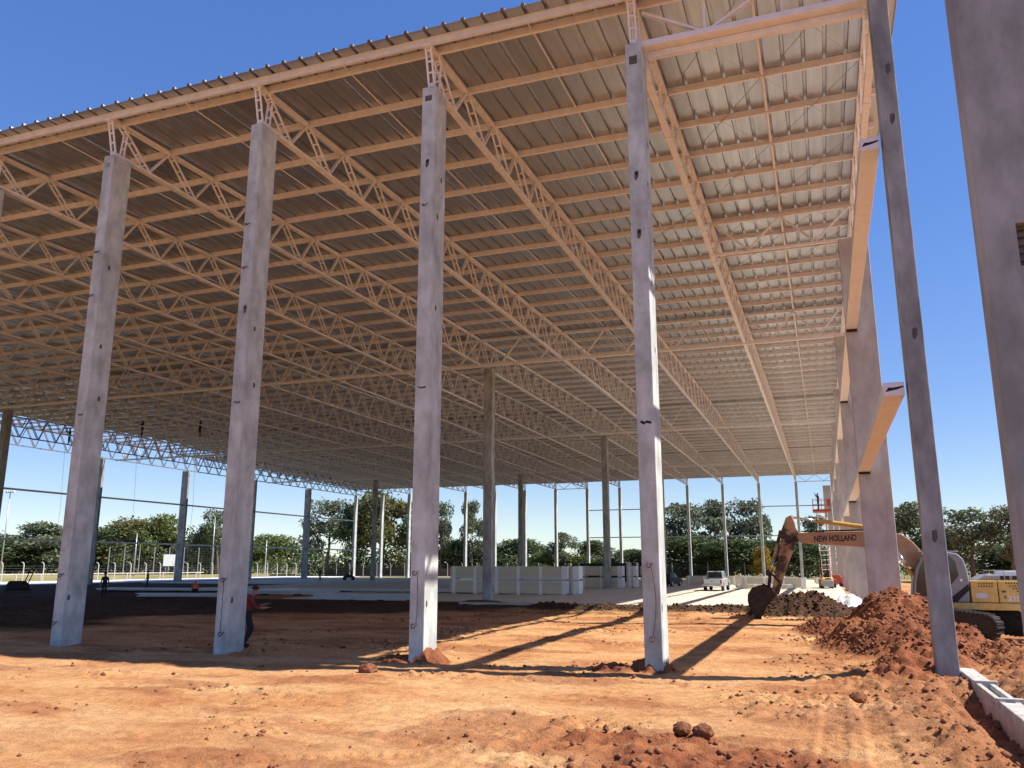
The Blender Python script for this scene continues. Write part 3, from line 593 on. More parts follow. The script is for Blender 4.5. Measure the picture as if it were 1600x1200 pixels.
# house
hy0, hy1 = -1.25, 1.25
MB().box(25.2-26.6, 30.3-26.6, hy0+.02, hy1-.02, .62+.15, .90+.15).build('turntable_frame', M['yellow'], ex, bevel=.03)
cab = MB().prism(ep([(24.86,1.05),(24.93,1.6),(25.05,2.2),(25.28,2.62),(25.5,2.78),(26.3,2.88),(26.62,2.82),(26.82,2.62),(26.92,2.2),(26.96,1.75),(26.9,.92),(25.1,.92)]), hy0, hy0+1.0).build('cab', M['cabgrey'], ex, bevel=.05)
for poly, nm in (([(24.98,1.15),(25.05,1.75),(25.17,2.2),(25.38,2.58),(25.78,2.70),(25.78,1.1)],'door_glass'), ([(25.86,1.45),(25.86,2.70),(26.35,2.72),(26.52,2.5),(26.60,1.95),(26.3,1.6)],'side_glass')):
    MB().prism(ep(poly), hy0-.006, hy0+.01).build(nm, M['glass'], cab)
MB().prism(ep([(24.86,1.12),(24.93,1.62),(25.05,2.2),(25.27,2.58),(25.25,2.6),(25.03,2.22),(24.905,1.62),(24.835,1.12)]), hy0+.06, hy0+.94).build('windscreen', M['glass'], cab)
MB().prism(ep([(26.05,.93),(26.9,1.62),(26.94,1.4),(26.45,.93)]), hy0-.007, hy0+.01).build('black_swoosh', M['black'], cab)
MB().box(26.62-26.6, 26.72-26.6, hy0-.03, hy0, 1.72+.15, 1.82+.15).build('door_handle', M['white'], cab)
MB().box(25.2-26.6, 26.7-26.6, hy0+.15, hy0+.85, 2.88+.15, 2.93+.15).build('roof_hatch', M['cabgrey'], cab, bevel=.02)
for x0, x1, nm in ((26.98,27.92,'engine_door'), (27.95,30.1,'engine_door')):
    d = MB().box(x0-26.6, x1-26.6, hy0+.0, hy0+.5, .92+.15, 1.76+.15).build(nm, M['yellow'], ex, bevel=.03)
    for r_, zc in enumerate((1.64, 1.54) if x0 < 27 else (1.66, 1.56, 1.46, 1.36)):
        for q in range(6 if x0 < 27 else 9):
            xs = x0 + .25 + q*.095 + (.12*r_ if x0 > 27 else 0)
            MB().prism([(xs-26.6,zc-.03+.15),(xs+.045-26.6,zc-.03+.15),(xs+.075-26.6,zc+.03+.15),(xs+.03-26.6,zc+.03+.15)], hy0-.004, hy0+.01).build('vent_slot', M['black'], d)
    if x0 < 27: MB().box(27.15-26.6, 27.55-26.6, hy0-.004, hy0+.01, 1.08+.15, 1.28+.15).build('notice_plate', M['plate'], d)
    else:
        text('model_lettering', 'E', .15, M['black'], d, Matrix.Translation((28.12-26.6, hy0-.005, 1.08+.15)) @ FRONT, .004)
        text('model_lettering', '215', .26, M['plate'], d, Matrix.Translation((28.24-26.6, hy0-.005, 1.0+.15)) @ FRONT @ Matrix.Shear('XY', 4, (.2, 0)), .012, sx=1.15)
        text('model_lettering', 'B', .12, M['black'], d, Matrix.Translation((28.80-26.6, hy0-.005, 1.0+.15)) @ FRONT, .004)
        MB().box(28.05-26.6, 28.2-26.6, hy0-.004, hy0+.01, 1.30+.15, 1.38+.15).build('warning_sticker', M['hole'], d)
MB().box(27.0-26.6, 30.0-26.6, hy0+.5, hy1, .92+.15, 1.72+.15).build('engine_bay', M['yellow'], ex, bevel=.04)
MB().prism(ep([(27.2,1.76),(27.6,1.98),(29.0,2.0),(29.4,1.76)]), hy0+.25, hy1-.3).build('engine_hood', M['cabgrey'], ex, bevel=.06)
for q in range(2): MB().box(28.1+.42*q-26.6, 28.42+.42*q-26.6, hy0+.24, hy0+.30, 1.80+.15, 1.94+.15).build('hood_grille', M['black'], ex)
MB().box(28.0-26.6, 28.9-26.6, hy0+.5, hy0+.9, 2.0+.15, 2.14+.15).build('exhaust_guard', M['white'], ex, bevel=.02)
MB().prism([(3.4,.75),(4.1,.8),(4.2,1.3),(4.1,1.9),(3.4,1.95)], hy0+.05, hy1-.05).build('counterweight', M['yellow'], ex, bevel=.06)
MB().tube([(.9,-1.28,1.95),(.9,-1.30,2.3),(1.6,-1.30,2.3),(1.6,-1.28,1.95)], .02, 6).build('handrail', M['cabgrey'], ex)
# undercarriage, turned against the house
uc = bpy.data.objects.new('undercarriage', None); COL.objects.link(uc); uc.parent = ex; uc.location = (-.3, -.6, 0); uc.rotation_euler = (0, math.radians(5), math.radians(-35))
MB().box(-1.1, 1.1, -.9, .9, .25, .78).build('car_body', M['darkmetal'], uc, bevel=.05)
for s in (-1, 1):
    path = []
    for a in np.linspace(math.pi/2, 3*math.pi/2, 8): path.append((-1.95+.40*math.cos(a), .42+.40*math.sin(a)))
    for a in np.linspace(-math.pi/2, math.pi/2, 8): path.append((1.95+.40*math.cos(a), .42+.40*math.sin(a)))
    MB().prism(path, s*1.2-.22, s*1.2+.22).build('track_frame', M['darkmetal'], uc)
    tm = MB(); full = path + [path[0]]; acc = []
    for (a, b), (c, d) in zip(full[:-1], full[1:]):
        L_ = math.hypot(c-a, d-b); kk = max(1, int(round(L_/.17)))
        for q in range(kk): acc.append((a+(c-a)*(q+.5)/kk, b+(d-b)*(q+.5)/kk, math.atan2(d-b, c-a)))
    for x, z, an in acc:
        t_ = Vector((math.cos(an), 0, math.sin(an))); nn = Vector((math.sin(an), 0, -math.cos(an)))
        tm.bar(Vector((x, s*1.2, z)) - t_*.07 + nn*.03, Vector((x, s*1.2, z)) + t_*.07 + nn*.03, .52, .05, (0,1,0)); tm.bar(Vector((x, s*1.2, z)) - t_*.012 + nn*.07, Vector((x, s*1.2, z)) + t_*.012 + nn*.07, .52, .05, (0,1,0))
    kind(tm.build('track_shoes', M['darkmetal'], uc), 'stuff')
    MB().disc((1.95, s*1.2, .42), .30, .50, 18).build('sprocket', M['darkmetal'], uc); MB().disc((-1.95, s*1.2, .42), .28, .50, 18).build('idler', M['darkmetal'], uc)

# ------------------------------------------------------------------ vehicles
def wheels(parent, xs, y, r, w=.24):
    for x in xs:
        for s in (-1, 1):
            t_ = MB().disc((x, s*y, r), r, w, 22).build('wheel', M['black'], parent, True); MB().disc((x, s*(y+.02), r), r*.58, w*.92, 14).build('rim', M['galv'], t_)
def car(name, label, cat, loc, rz, paint, L, prof, cabin, w=1.76, r=.34, wx=(-1.35,1.35), pickup=False):
    c = thing(name, label, cat, loc, rz)
    MB().prism(prof, -w/2, w/2).build('body', paint, c, bevel=.07)
    (x0,x1,z0),(x2,x3,z1) = cabin; i = .10; k = .20
    MB().add([(x0,-w/2+i,z0),(x1,-w/2+i,z0),(x1,w/2-i,z0),(x0,w/2-i,z0),(x2,-w/2+k,z1),(x3,-w/2+k,z1),(x3,w/2-k,z1),(x2,w/2-k,z1)],
             [(0,3,2,1),(4,5,6,7),(0,1,5,4),(1,2,6,5),(2,3,7,6),(3,0,4,7)]).build('cabin', paint, c, bevel=.05)
    def pane(nm, f, e=.012):
        MB().add([tuple(p) for p in f], [(0,1,2,3)]).build(nm, M['glass'], c)
    t0, t1 = .12, .86
    def lerp(a, b, t): return tuple(a[j] + (b[j]-a[j])*t for j in range(3))
    cor = {(u, s): ((x0 if u == 0 else x1, s*(w/2-i), z0), (x2 if u == 0 else x3, s*(w/2-k), z1)) for u in (0,1) for s in (-1,1)}
    for u, nm, e in ((0,'rear_window',-.014),(1,'windscreen',.014)):
        a0, a1 = [lerp(*cor[(u,-1)], t) for t in (t0,t1)]; b0, b1 = [lerp(*cor[(u,1)], t) for t in (t0,t1)]
        q = [lerp(a0,b0,.06), lerp(a0,b0,.94), lerp(a1,b1,.92), lerp(a1,b1,.08)]; pane(nm, [(p[0]+e, p[1], p[2]+.004) for p in q])
    for s in (-1,1):
        a0, a1 = [lerp(*cor[(0,s)], t) for t in (t0,t1)]; b0, b1 = [lerp(*cor[(1,s)], t) for t in (t0,t1)]
        for f0, f1 in ((.07,.48),(.53,.93)):
            q = [lerp(a0,b0,f0), lerp(a0,b0,f1), lerp(a1,b1,f1), lerp(a1,b1,f0)]; pane('side_window', [(p[0], p[1]+s*.012, p[2]) for p in q])
    wheels(c, wx, w/2-.1, r)
    return c
pu_prof = [(-2.6,.55),(-2.62,1.02),(-2.55,1.10),(-.95,1.10),(-.9,1.14),(1.0,1.14),(1.2,1.12),(2.3,1.0),(2.55,.85),(2.58,.5),(2.0,.42),(-2.0,.42)]
pk = car('pickup_truck', 'silver double cab pickup truck seen from behind on the concrete floor', 'pickup', (11.75, 63.2, .04), math.radians(88), M['silver'], 5.2, pu_prof, ((-.95,1.25,1.10),(-.72,.55,1.78)), 1.80, .38, (-1.55,1.65))
MB().box(-2.68, -2.6, -.75, .75, .62, 1.06).build('tailgate', M['silver'], pk, bevel=.02)
MB().box(-2.82, -2.62, -.88, .88, .44, .60).build('bumper', M['galv'], pk, bevel=.03); MB().box(-2.7, -2.64, -.28, .28, .46, .58).build('number_plate', M['plate'], pk).location.x = -.13
for s in (-1, 1): MB().box(-2.67, -2.58, s*.82-.07, s*.82+.07, .66, 1.02).build('tail_light', M['taillight'], pk)
MB().box(-2.70,-2.67,-.08,.08,.86,.91).build('tailgate_handle', M['black'], pk); MB().box(-2.5,-1.0,-.74,.74,.78,1.112).build('load_bed', M['black'], pk)
se_prof = [(-2.1,.45),(-2.15,.85),(-2.0,.98),(-1.2,1.0),(.8,1.0),(1.9,.86),(2.15,.72),(2.18,.40),(1.9,.26),(-1.9,.26)]
wc = car('parked_car', 'white car nose behind the excavator track at right edge', 'car', (30.72, 17.6, -.62), math.radians(180), M['white'], 4.3, se_prof, ((-1.6,.95,.96),(-1.0,.35,1.45)), 1.72, .32, (-1.3,1.35))
car('parked_car', 'dark hatchback parked at back beside the sunlit front column', 'car', (4.7, 78.0, .04), math.radians(80), M['black'], 4, se_prof, ((-1.9,.95,.96),(-1.5,.3,1.48)), 1.70, .32, (-1.3,1.35))
car('parked_car', 'pale van half hidden behind the middle front column, beside the panel stacks', 'van', (-14.5, 66.5, .04), math.radians(175), M['silver'], 4.6, [(-2.2,.45),(-2.2,1.05),(-2.1,1.12),(1.3,1.12),(2.1,.95),(2.2,.5),(1.9,.28),(-1.9,.28)], ((-2.1,1.5,1.08),(-2.0,.7,1.9)), 1.8, .33, (-1.4,1.45))

# forklift
fk = thing('forklift', 'small yellow forklift on the sunlit floor in front of the scissor lift', 'forklift', (21.5, 74.0, .05), math.radians(8))
MB().prism([(-1.2,.25),(-1.25,.95),(-1.05,1.1),(-.2,1.1),(-.1,.7),(.7,.62),(.75,.25)], -.52, .52, 'yz').build('body', M['yellow'], fk, bevel=.05)
MB().prism([(-1.32,.2),(-1.36,.75),(-1.2,.9),(-1.1,.2)], -.50, .50, 'yz').build('counterweight', M['cabgrey'], fk, bevel=.05)
MB().box(-.28,.28,-1.30,-1.262,.92,1.04).build('radiator_grille', M['black'], fk)
for x in (-.48,.48):
    MB().tube([(x,-.95,1.05),(x,-.85,2.05)], .03, 6).build('guard_post', M['red'], fk); MB().tube([(x,.5,.6),(x,.3,2.05)], .03, 6).build('guard_post', M['red'], fk)
MB().box(-.53,.53,-.95,.4,2.03,2.09).build('overhead_guard', M['red'], fk, bevel=.01); MB().box(-.25,.25,-.7,-.25,1.1,1.2).build('seat', M['black'], fk)
MB().box(-.25,.25,-.75,-.65,1.15,1.6).build('backrest', M['black'], fk)
for x in (-.3,.3): MB().box(x-.05,x+.05,.78,.88,.1,3.4).build('mast_rail', M['darkmetal'], fk); MB().box(x-.05,x+.05,.9,1.9,.12,.16).build('fork', M['darkmetal'], fk)
for x in (-.45,.45):
    MB().disc((x,-.8,.24),.24,.18,16,'x').build('wheel', M['black'], fk); MB().disc((x,.5,.30),.30,.2,16,'x').build('wheel', M['black'], fk)
# scissor lift
LZ = 7.9
sl = thing('scissor_lift', 'raised orange scissor lift with a man on its platform at back right', 'scissor lift', (21.6, 77.5, .05))
MB().box(-.85,.85,-1.3,1.3,.35,.85).build('chassis', M['red'], sl, bevel=.04)
for x in (-.75,.75):
    for y in (-.95,.95): MB().disc((x,y,.35),.35,.22,18,'x').build('wheel', M['black'], sl)
ns = 7; hz = (LZ-.85)/ns
for k in range(ns):
    z0_, z1_ = .85+hz*k, .85+hz*(k+1); p_ = MB()
    for x in (-.5,.5): p_.bar((x-.04,-1.0,z0_),(x-.04,1.0,z1_),.05,.13); p_.bar((x+.04,1.0,z0_),(x+.04,-1.0,z1_),.05,.13)
    for y in (-1.0,1.0): p_.tube([(-.56,y,z0_),(.56,y,z0_)],.045,6)
    p_.tube([(-.56,0,(z0_+z1_)/2),(.56,0,(z0_+z1_)/2)],.05,6); p_.build('scissor_arms', M['steel_pale'], sl)
MB().box(-.92,.92,-1.35,1.35,LZ,LZ+.28).build('platform', M['red'], sl, bevel=.02)
for x in (-.88,0,.88):
    for y in (-1.3,1.3): MB().tube([(x,y,LZ+.28),(x,y,LZ+1.35)],.028,6).build('rail_post', M['red'], sl)
for z in (LZ+.8,LZ+1.35): MB().tube([(-.88,-1.3,z),(.88,-1.3,z),(.88,1.3,z),(-.88,1.3,z),(-.88,-1.3,z)],.026,6).build('guard_rail', M['red'], sl)
MB().box(.55,.92,-1.36,-1.0,LZ+.6,LZ+1.3).build('control_box', M['red'], sl, bevel=.02)
tag(MB().box(-.45,.45,-.09,.09,0,11.9).build('wall_panel', M['conc_side'], None, bevel=.01, loc=(22.35,90.0,.04)), 'tall pale upright wall panel behind the scissor lift', 'wall panel')
ob = thing('compressor', 'small orange machine at the foot of the tall wall panel', 'machine', (22.6, 82, .05))
MB().prism([(-.6,.3),(-.6,1.0),(-.4,1.3),(.3,1.3),(.6,.9),(.6,.3)],-.5,.5).build('housing', M['red'], ob, bevel=.08)
for x in (-.4,.4): MB().disc((x,-.5,.22),.22,.14,14).build('wheel', M['black'], ob)

# ------------------------------------------------------------------ stacked panels and loose goods on the floor
def stack(x0, x1, y, z, n_edge, label, h=1.06, dpt=1.15, group='wrapped panel bundles on the floor'):
    o = thing('panel_bundle', label, 'panel bundle', ((x0+x1)/2, y, z), 0, group); L_ = (x1-x0)/2; np_ = 9
    for k in range(np_):
        MB().box(-L_ + random.uniform(0,.02), L_ - random.uniform(0,.02), random.uniform(0,.02), dpt, .10+k*(h-.1)/np_, .10+(k+1)*(h-.1)/np_-.006).build('panel', M['panel'], o)
    for x in np.arange(-L_+.35, L_, max(1.2, (2*L_-.7)/max(1, n_edge))):
        MB().box(x-.13, x+.13, -.012, dpt+.012, .13, h+.012).build('wrap_band', M['wrap'], o); MB().box(x-.16, x+.16, .02, dpt-.02, 0, .10).build('foam_block', M['wrap'], o)
    MB().box(L_-.30, L_+.015, -.014, dpt+.014, .08, h+.014).build('end_wrap', M['wrap'], o)
for r_ in range(2):
    w_ = ['lower','upper'][r_]; z = .05 + 1.16*r_
    stack(-8.1, 2.15, 46.0, z, 5, f'{w_} cream wrapped panel bundle, long front stack behind the inner column')
    stack(2.24, 2.95, 46.5, z, 1, f'{w_} short white ended panel bundle at the right end of the front stack')
    stack(-2.6, 1.85, 66.8, z, 2, f'{w_} cream panel bundle in the rear stack behind the second inner column')
    stack(2.0, 3.0, 68.2, z, 1, f'{w_} small bundle of the rear stack, right of the second inner column')
    stack(3.1, 4.2-.35*r_, 70.0, z, 1, f'{w_} rearmost small panel bundle beside the sunlit front column')
stack(5.4, 16.9, 86.0, .05, 6, 'long cream panel bundle lying behind the pickup', 1.05)
stack(13.4, 19.6, 71.0, .05, 3, 'cream panel bundle right of the pickup with white wrapped end', 1.12)
stack(12.9, 18.3, 69.0, .05, 3, 'low cream panel bundle in front of the taller one, right of the pickup', .45)
stack(20.0, 23.0, 98, .05, 2, 'grey low bundle behind the forklift', .8)
def sheets(p, ang, L_, w_, n, label):
    o = thing('sheet_pile', label, 'sheet pile', (p[0], p[1], max(.03, gz(*p))+.03), math.radians(ang), 'piles of metal sheet on the floor')
    for k in range(n): MB().box(-L_/2+random.uniform(-.15,.15), L_/2+random.uniform(-.15,.15), -w_/2+random.uniform(-.04,.04), w_/2, .08+.06*k, .08+.06*k+.045).build('sheet', M['bluesheet'], o)
    for x in np.linspace(-L_/2+.5, L_/2-.5, 4): MB().box(x-.06, x+.06, -w_/2, w_/2, -.1, .078).build('bearer', M['bark'], o)
sheets((-22.0,31.0), 18, 7.5, .9, 4, 'pale metal sheets on bearers between the two left front columns')
sheets((-7.0,30.2), 10, 7.0, 1.1, 6, 'pile of bluish metal sheets left of the middle front column')
sheets((-19.5,38.5), 8, 9.5, 1.2, 5, 'long pale sheet pile right of the man in red')
sheets((-31,44), 8, 22, 2.2, 3, 'very long bluish sheet pile far back on the left floor')
sheets((-16,48), 3, 20, 2.0, 3, 'long low sheet pile behind the others at centre left')
# white plastic sheeting in a heap
m = MB(); pl = thing('plastic_sheeting', 'crumpled white plastic sheeting beside the dark soil heap', 'plastic sheet', (22.3, 28.5, .03))
nx_, ny_ = 34, 26; vs_ = []; rn = random.Random(3)
for j in range(ny_):
    for i in range(nx_):
        x, y = -1.7+3.4*i/(nx_-1), -1.0+2.2*j/(ny_-1); e = max(0, 1-(x/1.75)**2-(y/1.15)**2)
        vs_.append((x*(1+.1*rn.random()), y, .02 + .72*e*(.35+.9*float(vnoise(np.array([x*2.6]),np.array([y*2.6]),5)[0])) + .1*e*rn.random()))
m.add(vs_, [(j*nx_+i,j*nx_+i+1,(j+1)*nx_+i+1,(j+1)*nx_+i) for j in range(ny_-1) for i in range(nx_-1)]); m.build('sheet', M['tarp'], pl)
MB().box(-2.3,-1.4,-.3,.5,0,.22).build('folded_roll', M['darkmetal'], pl, bevel=.05)
tag(MB().box(-3.0,3.0,-.2,.2,0,.16).build('timber_plank', M['precast'], None, bevel=.01, loc=(4.0,27.4,.05)), 'long flat plank lying on the floor edge near the inner column', 'plank')
rl = thing('plate_compactor', 'dark plate compactor with upright handle at far left', 'compactor', (-46.2,37.0,.05), .3)
MB().prism([(-.9,.2),(-1.0,.5),(-.7,.95),(.4,.95),(.8,.5),(.8,.2)],-.45,.45).build('engine', M['darkmetal'], rl, bevel=.08); MB().box(-1.0,.9,-.5,.5,.05,.2).build('base_plate', M['darkmetal'], rl)
MB().tube([(.6,-.3,.6),(1.1,-.3,1.9),(1.35,-.3,2.1)],.05,6).tube([(.6,.3,.6),(1.1,.3,1.9),(1.35,.3,2.1)],.05,6).tube([(1.35,-.45,2.1),(1.35,.45,2.1)],.06,6).build('handle', M['darkmetal'], rl)
dk = thing('site_container', 'dark open box standing behind the front panel stack', 'container', (-6.5, 92, .05))
MB().box(-3.2,3.2,0,2.4,.2,2.6).build('box', M['black'], dk, bevel=.03); MB().box(-3.35,-3.2,-.05,2.4,0,2.7).build('post', M['galv'], dk); MB().box(3.2,3.35,-.05,2.4,0,2.7).build('post', M['galv'], dk)

# ------------------------------------------------------------------ people
def person(label, loc, rz, shirt, pants, pose='stand', helmet=None, s=1.0, fingers=False):
    J = {'pel':(0,0,.95,.13),'spine':(0,0,1.15,.125),'chest':(0,0,1.35,.15),'neck':(0,.01,1.50,.055),'head':(0,.03,1.60,.085),'top':(0,.02,1.70,.075),'nose':(0,.115,1.60,.02)}
    for sd, q in ((-1,'l'),(1,'r')):
        J.update({'sh'+q:(sd*.19,0,1.42,.065),'el'+q:(sd*.26,0,1.14,.048),'wr'+q:(sd*.25,.12,.92,.034),'ha'+q:(sd*.24,.17,.84,.038),
                  'hp'+q:(sd*.09,0,.90,.10),'kn'+q:(sd*.11,.03,.50,.066),'an'+q:(sd*.12,0,.10,.045),'to'+q:(sd*.13,.16,.04,.04)})
    def setj(**k):
        for a, v in k.items(): J[a] = (*v, J[a][3])
    if pose == 'work':     # leaning to the column, hands raised in front, one knee bent
        setj(chest=(0,.06,1.33), neck=(0,.11,1.47), head=(0,.16,1.56), top=(0,.17,1.66), nose=(0,.245,1.55), ell=(-.25,.20,1.14), wrl=(-.12,.42,1.18), hal=(-.10,.50,1.20), elr=(.28,.18,1.12), wrr=(.16,.42,1.10), har=(.13,.50,1.11),
             knl=(-.13,.14,.50), anl=(-.14,-.06,.11), tol=(-.14,.10,.05), knr=(.14,.05,.50), anr=(.17,-.10,.10), tor=(.19,.06,.04))
    if pose == 'crouch':
        setj(pel=(0,-.1,.42), spine=(0,-.02,.58), chest=(0,.14,.74), neck=(0,.22,.86), head=(0,.28,.94), top=(0,.30,1.04), nose=(0,.37,.92), shl=(-.19,.14,.80), shr=(.19,.14,.80), ell=(-.24,.3,.58), elr=(.24,.3,.58), wrl=(-.16,.5,.42), wrr=(.16,.5,.42), hal=(-.14,.56,.36), har=(.14,.56,.36),
             hpl=(-.1,-.08,.40), hpr=(.1,-.08,.40), knl=(-.18,.32,.50), knr=(.18,.30,.46), anl=(-.16,.05,.10), anr=(.16,.03,.10), tol=(-.17,.22,.04), tor=(.17,.2,.04))
    if pose == 'reach':
        setj(ell=(-.34,.14,1.58), wrl=(-.26,.24,1.78), hal=(-.24,.26,1.86), elr=(.34,.2,1.35), wrr=(.25,.38,1.5), har=(.22,.42,1.56))
    E_ = [('pel','spine'),('spine','chest'),('chest','neck'),('neck','head'),('head','top'),('head','nose')]
    for q in 'lr': E_ += [('chest','sh'+q),('sh'+q,'el'+q),('el'+q,'wr'+q),('wr'+q,'ha'+q),('pel','hp'+q),('hp'+q,'kn'+q),('kn'+q,'an'+q),('an'+q,'to'+q)]
    if fingers:
        for q in 'lr':
            w_ = Vector(J['wr'+q][:3]); h_ = Vector(J['ha'+q][:3]); d_ = (h_-w_).normalized(); sd = d_.cross(Vector((0,0,1))).normalized()
            for k, (o_, ln) in enumerate(((-.03,.075),(-.01,.085),(.01,.08),(.03,.065))):
                a = h_ + sd*o_ + d_*.03; J[f'f{q}{k}'] = (*a, .011); J[f'g{q}{k}'] = (*(a + d_*ln + Vector((0,0,-.02))), .008); E_ += [('ha'+q, f'f{q}{k}'),(f'f{q}{k}', f'g{q}{k}')]
            a = h_ - sd*.05; J['t'+q] = (*a, .012); J['u'+q] = (*(a + d_*.05), .009); E_ += [('ha'+q,'t'+q),('t'+q,'u'+q)]
    ks = list(J); me = bpy.data.meshes.new('body'); me.from_pydata([J[k][:3] for k in ks], [(ks.index(a), ks.index(b)) for a, b in E_], [])
    tmp = bpy.data.objects.new('body', me); COL.objects.link(tmp); tmp.modifiers.new('skin', 'SKIN')
    for k, v in zip(ks, me.skin_vertices[0].data): v.radius = (J[k][3],)*2; v.use_root = (k == 'pel')
    ss = tmp.modifiers.new('sub', 'SUBSURF'); ss.levels = 1; ss.render_levels = 1
    bpy.context.view_layer.update(); bod = bpy.data.meshes.new_from_object(tmp.evaluated_get(bpy.context.evaluated_depsgraph_get())); COL.objects.unlink(tmp); bpy.data.objects.remove(tmp)
    bod.materials.clear()
    for m_ in (M['skin'], M[shirt], M[pants], M['black']): bod.materials.append(m_)
    P_ = [(Vector(J[k][:3]), k) for k in ks]
    for f in bod.polygons:
        k = min(P_, key=lambda t_: (t_[0]-f.center).length)[1]; f.use_smooth = True
        f.material_index = 0 if k[:2] in ('ne','he','to','no','wr','ha') and not (k[:2] == 'to' and k != 'top') or k[0] in 'fgtu' and k != 'top' and k[:2] != 'to' else (3 if k[:2] in ('an','to') and k != 'top' else (2 if k[:2] in ('pe','hp','kn') else 1))
    o = thing('person', label, 'person', loc, rz); o.scale = (s, s, s); obj('body', bod, o)
    h_ = Vector(J['top'][:3]); hm = MB(); hc = 'navy' if helmet is None else helmet; R_ = .115 if helmet else .10
    vs_ = []; nn = 12
    for a in range(5):
        t_ = a/4*math.pi/2
        for b in range(nn): vs_.append((h_.x + R_*math.cos(t_)*math.cos(2*math.pi*b/nn), h_.y - .015 + R_*1.12*math.cos(t_)*math.sin(2*math.pi*b/nn), h_.z - .045 + R_*1.15*math.sin(t_)))
    hm.add(vs_, [(a*nn+b, a*nn+(b+1) % nn, (a+1)*nn+(b+1) % nn, (a+1)*nn+b) for a in range(4) for b in range(nn)])
    if helmet: hm.prism([(h_.x-.08, h_.y+.08),(h_.x+.08, h_.y+.08),(h_.x+.05,h_.y+.17),(h_.x-.05,h_.y+.17)], h_.z-.05, h_.z-.035, 'xy')
    hm.build('helmet' if helmet else 'hair', M[hc], o, True)
    return o
person('man in red shirt and dark trousers working behind the second full front column', (5.56, 1.5, gz(5.56,1.5)), math.radians(-50), 'redshirt', 'navy', 'work', None, 1.03, True)
person('dark figure standing right of the leftmost full front column', (-27.4, 28.3, .0), math.radians(200), 'navy', 'navy', 'stand', 'navy', 1.05)
person('distant dark figure standing left of the broad left wall column', (-43.0, 49.0, .05), math.radians(150), 'redshirt', 'navy', 'stand', 'navy', 1.0)
person('crouching worker in orange at the pale metal sheets', (-22.4, 31.9, .15), math.radians(40), 'orange', 'navy', 'crouch', 'orange', 1.0)
person('tiny dark figure standing far back beside the last left wall columns', (-50.5, 92, .05), math.radians(180), 'navy', 'navy', 'stand', 'navy', 1.05)
person('man standing on the raised scissor lift platform', (21.3, 77.0, .05+LZ+.28), math.radians(70), 'navy', 'navy', 'reach', None, 1.0)
for (x, y, lab) in ((-60.2,53.0,'roof worker standing on the open truss left of the leftmost full front column'), (-48.2,51.7,'roof worker standing on a truss between the two left front columns, left one'), (-42.2,53.9,'roof worker standing on a truss just left of the second full front column')):
    person(lab, (x, y, 16.15), math.radians(160), 'navy', 'navy', 'reach', 'navy', 1.05)
    tag(MB().tube([(0,0,16.0),(.25,.1,9),(.1,0,1.2)], .018, 4).build('safety_rope', M['galv'], None, loc=(x-.3, y-.2, 0)), {-60.2:'thin rope hanging under the leftmost roof worker',-48.2:'thin rope hanging under the middle roof worker',-42.2:'thin rope hanging under the right roof worker'}[x], 'rope', 'ropes hanging from the roof')
mc = thing('motorcycle', 'dark motorcycle with rider shape far back by the left corner columns', 'motorcycle', (-49.2, 98.2, .05), .4)
for x in (-.65,.65): MB().disc((x,0,.33),.33,.14,18).build('wheel', M['black'], mc)
MB().prism([(-.7,.55),(-.5,.95),(.1,.85),(.5,1.0),(.6,.7),(.2,.4),(-.3,.4)],-.16,.16).build('frame', M['black'], mc, bevel=.05); MB().tube([(.62,-.35,1.15),(.5,0,1.1),(.62,.35,1.15)],.03,6).build('handlebar', M['black'], mc)
person('rider in dark clothes beside the far motorcycle', (-48.9, 98.6, .05), 2.5, 'navy', 'navy', 'stand', 'navy', 1.05)

# ------------------------------------------------------------------ boundary fence, poles, track beyond
fp = MB().tube([(0,0,0),(0,0,2.3),(0,-.05,2.55),(0,-.25,2.75),(0,-.5,2.82)], [.09,.08,.075,.07,.06], 6).mesh('post', M['fencec'])
def fence(p0, p1, step, label, face):
    n = int((Vector(p1)-Vector(p0)).length/step); d_ = (Vector(p1)-Vector(p0)).normalized()
    o = thing('boundary_fence', label, 'fence', (*p0, 0), 0)
    for k in range(n+1): q = obj('post', fp, o, loc=tuple(d_.to_3d()*step*k)); q.rotation_euler.z = face
    w_ = MB(); e = d_.to_3d()*step*n
    for z in (.3,.7,1.1,1.5,1.9,2.25): w_.bar((0,0,z), (e.x,e.y,z), .012, .012, (0,0,1))
    kind(w_.build('fence_wires', M['galv'], o), 'stuff')
fence((-88,52), (-88,146), 3.4, 'concrete post fence with bent tops beyond the open left side', math.radians(-90))
fence((-88,146), (62,146), 3.4, 'concrete post fence with bent tops behind the back wall', 0)
tag(MB().box(-50,42,-.15,.15,0,1.7).build('boundary_wall', M['brick'], None, loc=(-40,156,0)), 'low red earth wall behind the far fence', 'wall')
kind(MB().box(-9,8.5,-62,34,-.2,.03).build('pale_track', M['paleroad'], None, loc=(-80,106,0)), 'structure')
kind(MB().prism([(-300,20),(-98,60),(-97,170),(-300,240)], -.2, .34, 'xy').build('grass_field', mat('dry_grass', (.20,.18,.06), .95, 0, .3, .15, col2=(.32,.27,.12)), None), 'structure')
wp = thing('white_rail_fence', 'low white rail fence along the pale track at far left', 'fence', (-84, 60, 0))
for k in range(12): MB().box(-.06,.06,4*k-.06,4*k+.06,0,1.2).build('post', M['precast'], wp)
MB().box(-.04,.04,-2,46,1.05,1.2).build('rail', M['precast'], wp)
